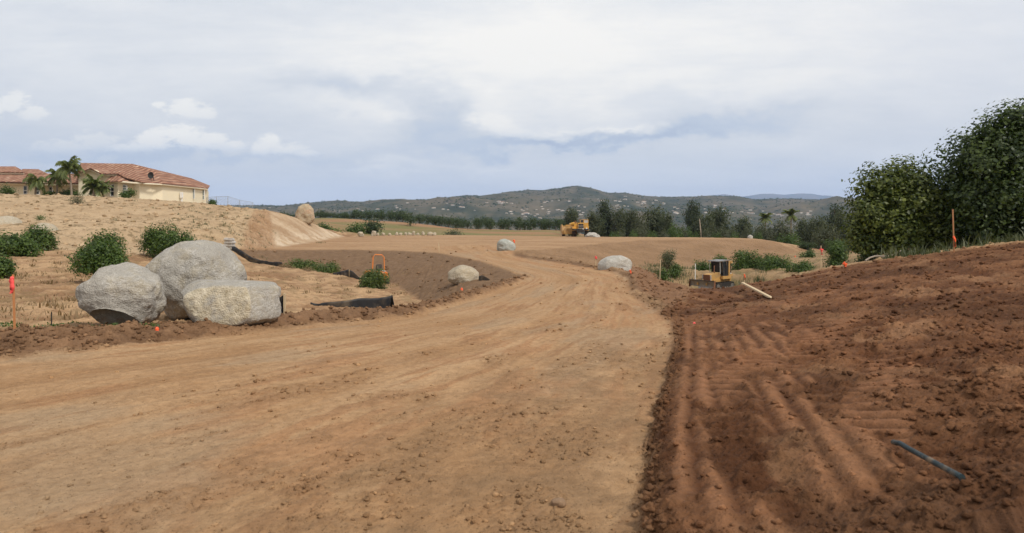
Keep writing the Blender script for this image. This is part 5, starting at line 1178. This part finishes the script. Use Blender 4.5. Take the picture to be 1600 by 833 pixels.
# ------------------------------------------------------------------ bags
BAGM = plain('grey_sack', (.52, .49, .45), .8, var=.2, scale=5, dirt=(.30, .24, .18))
b0 = on(358.5, 389.5, 20)
for i, lb in enumerate(['lowest grey white sack of the stack at the foot of the slope', 'second sack from the bottom of the stack at the slope foot', 'third sack from the bottom of the stack at the slope foot', 'topmost sack of the stack at the foot of the slope']):
    m = MB(); r = random.Random(i); m.box((0, 0, 0), (.92-.05*i, .6, .23), bev=.07); o = m.build('sack', BAGM, smooth=True)
    for v in o.data.vertices: v.co.z += .03*math.sin(v.co.x*5+i)-.05*(abs(v.co.x)/.46)**3*.6; v.co.y += .02*math.sin(v.co.x*9)
    o.scale = (b0.y/56,)*3; o.location = (b0.x+r.uniform(-.05, .05), b0.y, b0.z+(.10+.235*i)*b0.y/56); o.rotation_euler = (r.uniform(-.05, .05), r.uniform(-.07, .07), r.uniform(-.25, .25)); tag(o, lb, 'sack', 'sacks stacked at the slope foot')

# ------------------------------------------------------------------ survey stakes and ribbons
def ribbon(root, p, h, w_, mat, seed=0, sway=.06):
    r = random.Random(seed); n = 9; V = []
    for i in range(n):
        f = i/(n-1); z = p[2]-h*f; a = r.uniform(-.3, .3)+f*1.6
        c = Vector((p[0]+sway*math.sin(f*2.5)*h*2, p[1]-.03-.02*f, z)); wv = Vector((math.cos(a)*w_/2*(1+.3*math.sin(i*1.7)), math.sin(a)*w_/2, 0)); V += [c-wv, c+wv]
    m = len(V); V2 = V+[v+Vector((0, .006, 0)) for v in V]; Fc = []
    for i in range(n-1): a = 2*i; Fc += [(a, a+1, a+3, a+2), (m+a, m+a+2, m+a+3, m+a+1), (a, a+2, m+a+2, m+a), (a+1, m+a+1, m+a+3, a+3)]
    Fc += [(0, m, m+1, 1), (2*n-2, 2*n-1, m+2*n-1, m+2*n-2)]
    mesh_np('ribbon', V2, Fc, mat, root, True)
    k = MB(); k.lathe([(-.02, .03), (.02, .035), (.05, .02)], (p[0], p[1], p[2]), 'z', 8); k.build('knot', mat, root)
def stake(label, px, top, bot, d, mat=LATH, rib=None, lean=(0, 0), w_=.042, t=.018, cat='stake', name='survey_stake', rmat=PINK, rw=.07, seed=0):
    b_ = at(px, d); zt = CZ-(top-HY)/F*d; zb = min(b_.z, CZ-(bot-HY)/F*d)
    root = empty(name, (b_.x, b_.y, zb), 0, label, cat); H = zt-zb; m = MB()
    m.add([(-w_/2, -t/2, -.2), (w_/2, -t/2, -.2), (w_/2, t/2, -.2), (-w_/2, t/2, -.2), (-w_/2+lean[0], -t/2+lean[1], H), (w_/2+lean[0], -t/2+lean[1], H), (w_/2+lean[0], t/2+lean[1], H), (-w_/2+lean[0], t/2+lean[1], H)], [(3, 2, 1, 0), (4, 5, 6, 7), (0, 1, 5, 4), (1, 2, 6, 5), (2, 3, 7, 6), (3, 0, 4, 7)])
    m.build('lath', mat, root)
    if rib:
        z1 = CZ-(rib[0]-HY)/F*d-zb; hh = (rib[1]-rib[0])/F*d; f = z1/max(H, .05); ribbon(root, (lean[0]*f-.01, lean[1]*f-t, z1), hh, rw, rmat, seed)
    return root
stake('orange lath stake with a pink ribbon at the left edge of the photo', 23.5, 429, 520, 12.7, STAKE_O, (436, 458), (-.035, 0), .035, seed=1)
stake('short dark rod standing in the soil left of the boulders', 80.5, 488, 510, 13.6, BLKM, None, (0, 0), .016, .016, 'rod', 'steel_rod')
stake('tall thin brown lath with a red ribbon at its foot before the big dark tree', 1491, 327, 389, 23.2, plain('brown_lath', (.36, .17, .075), .85, var=.25, scale=12), (371, 386), (-.05, 0), .042, .02, rmat=ORIB, rw=.08, seed=2)
stake('stub with a bright orange ribbon on the top edge of the bank', 1318, 411, 426, 24.3, LATH, (411, 424), (.03, 0), .04, rmat=ORIB, rw=.15, seed=3)
stake('stub with a pink red ribbon at the road edge of the bank', 1083, 506, 525, 14.6, LATH, (507, 523), (.03, 0), .03, rmat=PINK, rw=.15, seed=4)
stake('lath with two pink ribbons in front of the round shrub beyond the bank', 1283, 384, 421, 46, LATH, (389, 398), (0, 0), .05, seed=5, rw=.28)
stake('thin white grade pole standing behind the left end of the bulldozer blade', 1086, 412, 440, 59.5, WHITE, None, (.03, 0), .05, .05, 'pole', 'grade_pole')
stake('small lath with an orange ribbon in the weeds right of the bulldozer', 1163, 427, 438, 55, LATH, (429, 437), (0, 0), .08, seed=6, rmat=ORIB, rw=.12)
stake('pale lath beside the feathery bush left of the bulldozer', 1031, 405, 432, 52, LATH, None, (.04, 0), .06)
stake('plain lath standing on the bare pad in the distance', 686.5, 379, 394, 66, LATH, None, (-.06, 0), .07)
stake('lath with an orange top next to the grey green oblong boulder', 803, 374, 386, 68, LATH, (375, 381), (0, 0), .07, rmat=ORIB, rw=.2, seed=7)
stake('small pink ribbon stub on the berm before the half buried tan boulder', 722, 452, 461, 22.3, LATH, (452, 459), (0, 0), .03, rmat=ORIB, rw=.07, seed=8)
stake('pink tipped stub leaning against the right end of the cream faced boulder', 438, 482, 492, 15.2, LATH, (482, 489), (-.06, 0), .04, rmat=PINK, rw=.05, seed=9)
stake('tiny pink ribbon stub on the berm in front of the pile of boulders', 247, 515, 521, 12.7, LATH, (515, 520), (0, 0), .025, rmat=ORIB, rw=.09, seed=10)
stake('stub of lath with a red flag on the slope end below the pad corner', 1241, 400, 413, 88, STAKE_O, (400, 408), (.1, 0), .1, rmat=ORIB, rw=.12, seed=11)
stake('leaning red lath by the low trailing shrub', 1256, 413, 424, 62, STAKE_O, None, (-.25, 0), .08)
stake('pink ribbon stub beside the pale domed boulder', 931, 401, 407, 43, LATH, (401, 406), (0, 0), .04, rmat=PINK, rw=.16, seed=12)
stake('small pink flag stub below the pale domed boulder at the road bend', 985, 423, 430, 34, LATH, (423, 429), (0, 0), .03, rmat=ORIB, rw=.10, seed=13)

# ------------------------------------------------------------------ things lying on the bank
def lying(name, label, cat, a, b_, r, mat, bend=None, n=8, r2=None):
    A, B = a, b_; root = A.copy(); pts = [Vector((0, 0, 0))]
    for k in range(1, 9):
        f = k/8; p = A.lerp(B, f); p.z = max(p.z, hgt(p.x, p.y)+r*.5) if bend is None else p.z
        if bend: p = p+Vector(bend(f))
        pts.append(p-root)
    m = MB(); m.tube(pts, r, n, r2=r2); o = m.build(name, mat, None, True); o.location = root; return tag(o, label, cat)
TEAL = plain('teal_pipe', (.022, .038, .043), .6, var=.35, scale=9, spec=.25, dirt=(.20, .15, .10), dscale=7)
a = on(1396, 704)+Vector((0, 0, .05)); b_ = on(1503, 760)+Vector((0, 0, .03))
pipe = lying('pipe', 'dark teal pipe with a bent flattened end lying on the near bank', 'pipe', a, b_, .017, TEAL, lambda f: (0, 0, .012+.035*max(0, .25-f)), 10)
c_ = MB(); v = (b_-a).normalized(); c_.tube([b_-a-v*.004, b_-a+v*.004+Vector((0, 0, 0))], .013, 10); c_.build('bore', BLKM, pipe)
b_ = on(1203, 467)+Vector((0, 0, .04)); a = Vector(P(1160, 442, b_.y+4.5)); a.z = max(a.z, hgt(a.x, a.y)+.04)
m = MB(); v = b_-a; u = v.normalized(); sdv = u.cross(Vector((0, 0, 1))).normalized()*.045; up = Vector((0, 0, .022)); V = []
for t in (0, 1): V += [v*t-sdv-up, v*t+sdv-up, v*t+sdv+up, v*t-sdv+up]
V += [v*1.05-up*.2, ]; m.add(V, [(3, 2, 1, 0), (0, 1, 5, 4), (1, 2, 6, 5), (2, 3, 7, 6), (3, 0, 4, 7), (4, 5, 8), (5, 6, 8), (6, 7, 8), (7, 4, 8)])
o = m.build('wooden_stake', LATH); o.location = a; tag(o, 'long pale wooden stake with a pointed end lying on the bank crest', 'stake')
a = on(1352, 412)+Vector((0, 0, .1)); b_ = Vector(P(1408, 394, 25.5))
lying('fallen_branch', 'bare grey branch lying at the foot of the left big tree', 'branch', a, b_, .035, plain('dead_wood', (.30, .25, .20), .9, var=.3), lambda f: (0, 0, .06*math.sin(f*7)+.02), 7, .018)

# ------------------------------------------------------------------ weeds, grass, clods (uncountable)
def blades(name, label, spots_, mat, seed, cat):
    """spots_: (x, y, z, height, count, spread)"""
    r = np.random.default_rng(seed); V = []; 
    for x, y, z, h, n, sp in spots_:
        b = np.stack([x+r.normal(size=n)*sp, y+r.normal(size=n)*sp], 1); a = r.uniform(0, 6.283, n); hh = h*(.45+.75*r.random(n)); ln = hh*r.uniform(.1, 1.1, n); w_ = .012+.010*r.random(n)
        zz = np.array([hgt(p[0], p[1]) for p in b]); zz = np.where(abs(zz-z) < .5, zz, z)
        ca, sa = np.cos(a), np.sin(a); 
        for i in range(n):
            p = np.array([b[i, 0], b[i, 1], zz[i]-.02]); s = np.array([-sa[i], ca[i], 0])*w_[i]; m_ = p+np.array([ca[i]*ln[i]*.35, sa[i]*ln[i]*.35, hh[i]*.6]); t = p+np.array([ca[i]*ln[i], sa[i]*ln[i], hh[i]])
            V += [p-s, p+s, m_+s*.8, m_-s*.8, t]
    k = len(V)//5; i0 = np.arange(k)*5
    Fc = np.concatenate([np.stack([i0, i0+1, i0+2], 1), np.stack([i0, i0+2, i0+3], 1), np.stack([i0+3, i0+2, i0+4], 1)])
    o = mesh_np(name, V, Fc, mat); tag(o, label, cat, kind='stuff'); return o
r = random.Random(8); S1 = []
for i in range(150):
    px = r.uniform(1385, 1680); d = 24.2+r.uniform(0, 3)+(1600-px)/1600*3; p = at(px, d); S1.append((p.x, p.y, p.z, r.choice([.12, .18, .28, .5])*r.uniform(.7, 1.2), r.choice([10, 18, 30]), r.uniform(.08, .25)))
blades('weeds', 'tall green weeds along the top of the bank under the big trees', S1, L_WEED, 1, 'weeds')
S1 = []
for i in range(30):
    px = r.choice([r.gauss(88, 18), r.uniform(-40, 125)]); p = at(px, r.uniform(13.2, 14.6)); S1.append((p.x, p.y, p.z, .065, 26, .10))
for i in range(22):
    px = r.uniform(128, 235); p = at(px, r.uniform(13.0, 13.5)); S1.append((p.x, p.y, p.z, .07, 24, .07))
blades('grass', 'short green grass growing at the foot of the boulders', S1, L_GRASS, 2, 'grass')
S1 = []
for i in range(60):
    px = r.uniform(1120, 1190); p = at(px, r.uniform(48, 62)); S1.append((p.x, p.y, p.z, .7, 22, .3))
for i in range(70):
    px = r.uniform(1010, 1085); p = at(px, r.uniform(58, 74)); S1.append((p.x, p.y, p.z, .35, 16, .5))
blades('hollow_weeds', 'sparse weeds in the hollow around the bulldozer', S1, L_WEED, 3, 'weeds')
S1 = []
for i in range(120):
    px = r.gauss(330, 55); d = r.uniform(62, 92); p = at(px, d); S1.append((p.x, p.y, p.z, .28, 14, .22))
blades('slope_weeds', 'sparse dry green weeds dotted over the sandy slope', S1, L_WEED, 4, 'weeds')

S1 = []
for i in range(170):
    px, d = r.choice([(r.uniform(-60, 130), r.uniform(15, 36)), (r.uniform(380, 640), r.uniform(32, 52)), (r.uniform(60, 430), r.uniform(26, 46))]); p = at(px, d); S1.append((p.x, p.y, p.z, r.uniform(.08, .22), r.randrange(8, 26), r.uniform(.08, .3)))
blades('dry_grass', 'wisps of dry grass and twigs on the left ground and hollow floor', S1, L_DRY, 5, 'grass')
g_ = on(872, 787); boulder('dark brown clod lying alone on the near road', 861, 885, 779, 790, g_.y, plain('dark_clod', (.23, .145, .085), .95, var=.3, scale=40, bumpd=.006), 62, .8, 2.4, bury=.25, sub=4, rough=.02, fine=.01, name='dirt_clod')['category'] = 'clod'
def clods():
    Wt = (S_['bermw']*.8+S_['edge']*.4+S_['bank']*(1-.8*lane)*.18+crumb*.15+S_['dark']*.35+S_['strip']*.3+S_['slope']*.05+S_['hill']*.10+S_['road']*.010)*(GY > 3.2)*(GY < 95)*(np.abs(GX/np.maximum(GY, .1)) < .9)
    Wt = Wt*(.25+np.clip(clod*2.2, 0, 1.5)); pr = (Wt/Wt.sum()).ravel(); r = np.random.default_rng(12); n = 13000
    k = r.choice(pr.size, n, p=pr); x, y, z = GX.ravel()[k], GY.ravel()[k], GZ.ravel()[k]
    s = np.clip(np.exp(r.normal(size=n)*.85)*.0036*(1+y/4.5), .003, .016+.0020*y)*np.where(S_['road'].ravel()[k] > .5, .75, 1)
    s = np.where(S_['hill'].ravel()[k] > .5, s*1.3, s)
    bm = bmesh.new(); bmesh.ops.create_icosphere(bm, subdivisions=2, radius=1); ico = np.array([v.co[:] for v in bm.verts]); fc = np.array([[v.index for v in f.verts] for f in bm.faces]); bm.free()
    protos = []
    for q_ in range(14):
        off = Vector((q_*5.1, q_*2.3, 0)); protos.append(np.array([Vector(v)*(1+.6*mn.noise(Vector(v)*1.2+off)+.5*mn.noise(Vector(v)*3.1+off)) for v in ico])*np.array([1.15, .95, .72]))
    protos = np.array(protos); a = r.uniform(0, 6.283, n); V = protos[r.integers(0, 14, n)]*s[:, None, None]
    ca, sa = np.cos(a)[:, None], np.sin(a)[:, None]; V = np.stack([V[..., 0]*ca-V[..., 1]*sa, V[..., 0]*sa+V[..., 1]*ca, V[..., 2]], -1)+np.stack([x, y, z+s*.25], 1)[:, None, :]
    Fc = (fc[None]+(np.arange(n)*len(ico))[:, None, None]).reshape(-1, 3)
    o = mesh_np('dirt_clods', V.reshape(-1, 3), Fc, SOIL, smooth=True); ca_ = o.data.attributes.new('soil', 'FLOAT_COLOR', 'POINT')
    cc = colr.reshape(-1, 3)[k]*(.80+.35*r.random(n)+.35*(r.random(n) < .06))[:, None]; cc = np.repeat(np.concatenate([cc, np.ones((n, 1))], 1), len(ico), 0); ca_.data.foreach_set('color', cc.astype(np.float32).ravel())
    tag(o, 'loose clods and crumbs of soil along the berms and bank', 'clods', kind='stuff')
clods()
for ps in KINDS.values():                      # the prototypes the copies were made from
    for pr_ in ps:
        for ch in list(pr_.children): bpy.data.objects.remove(ch)
        bpy.data.objects.remove(pr_)
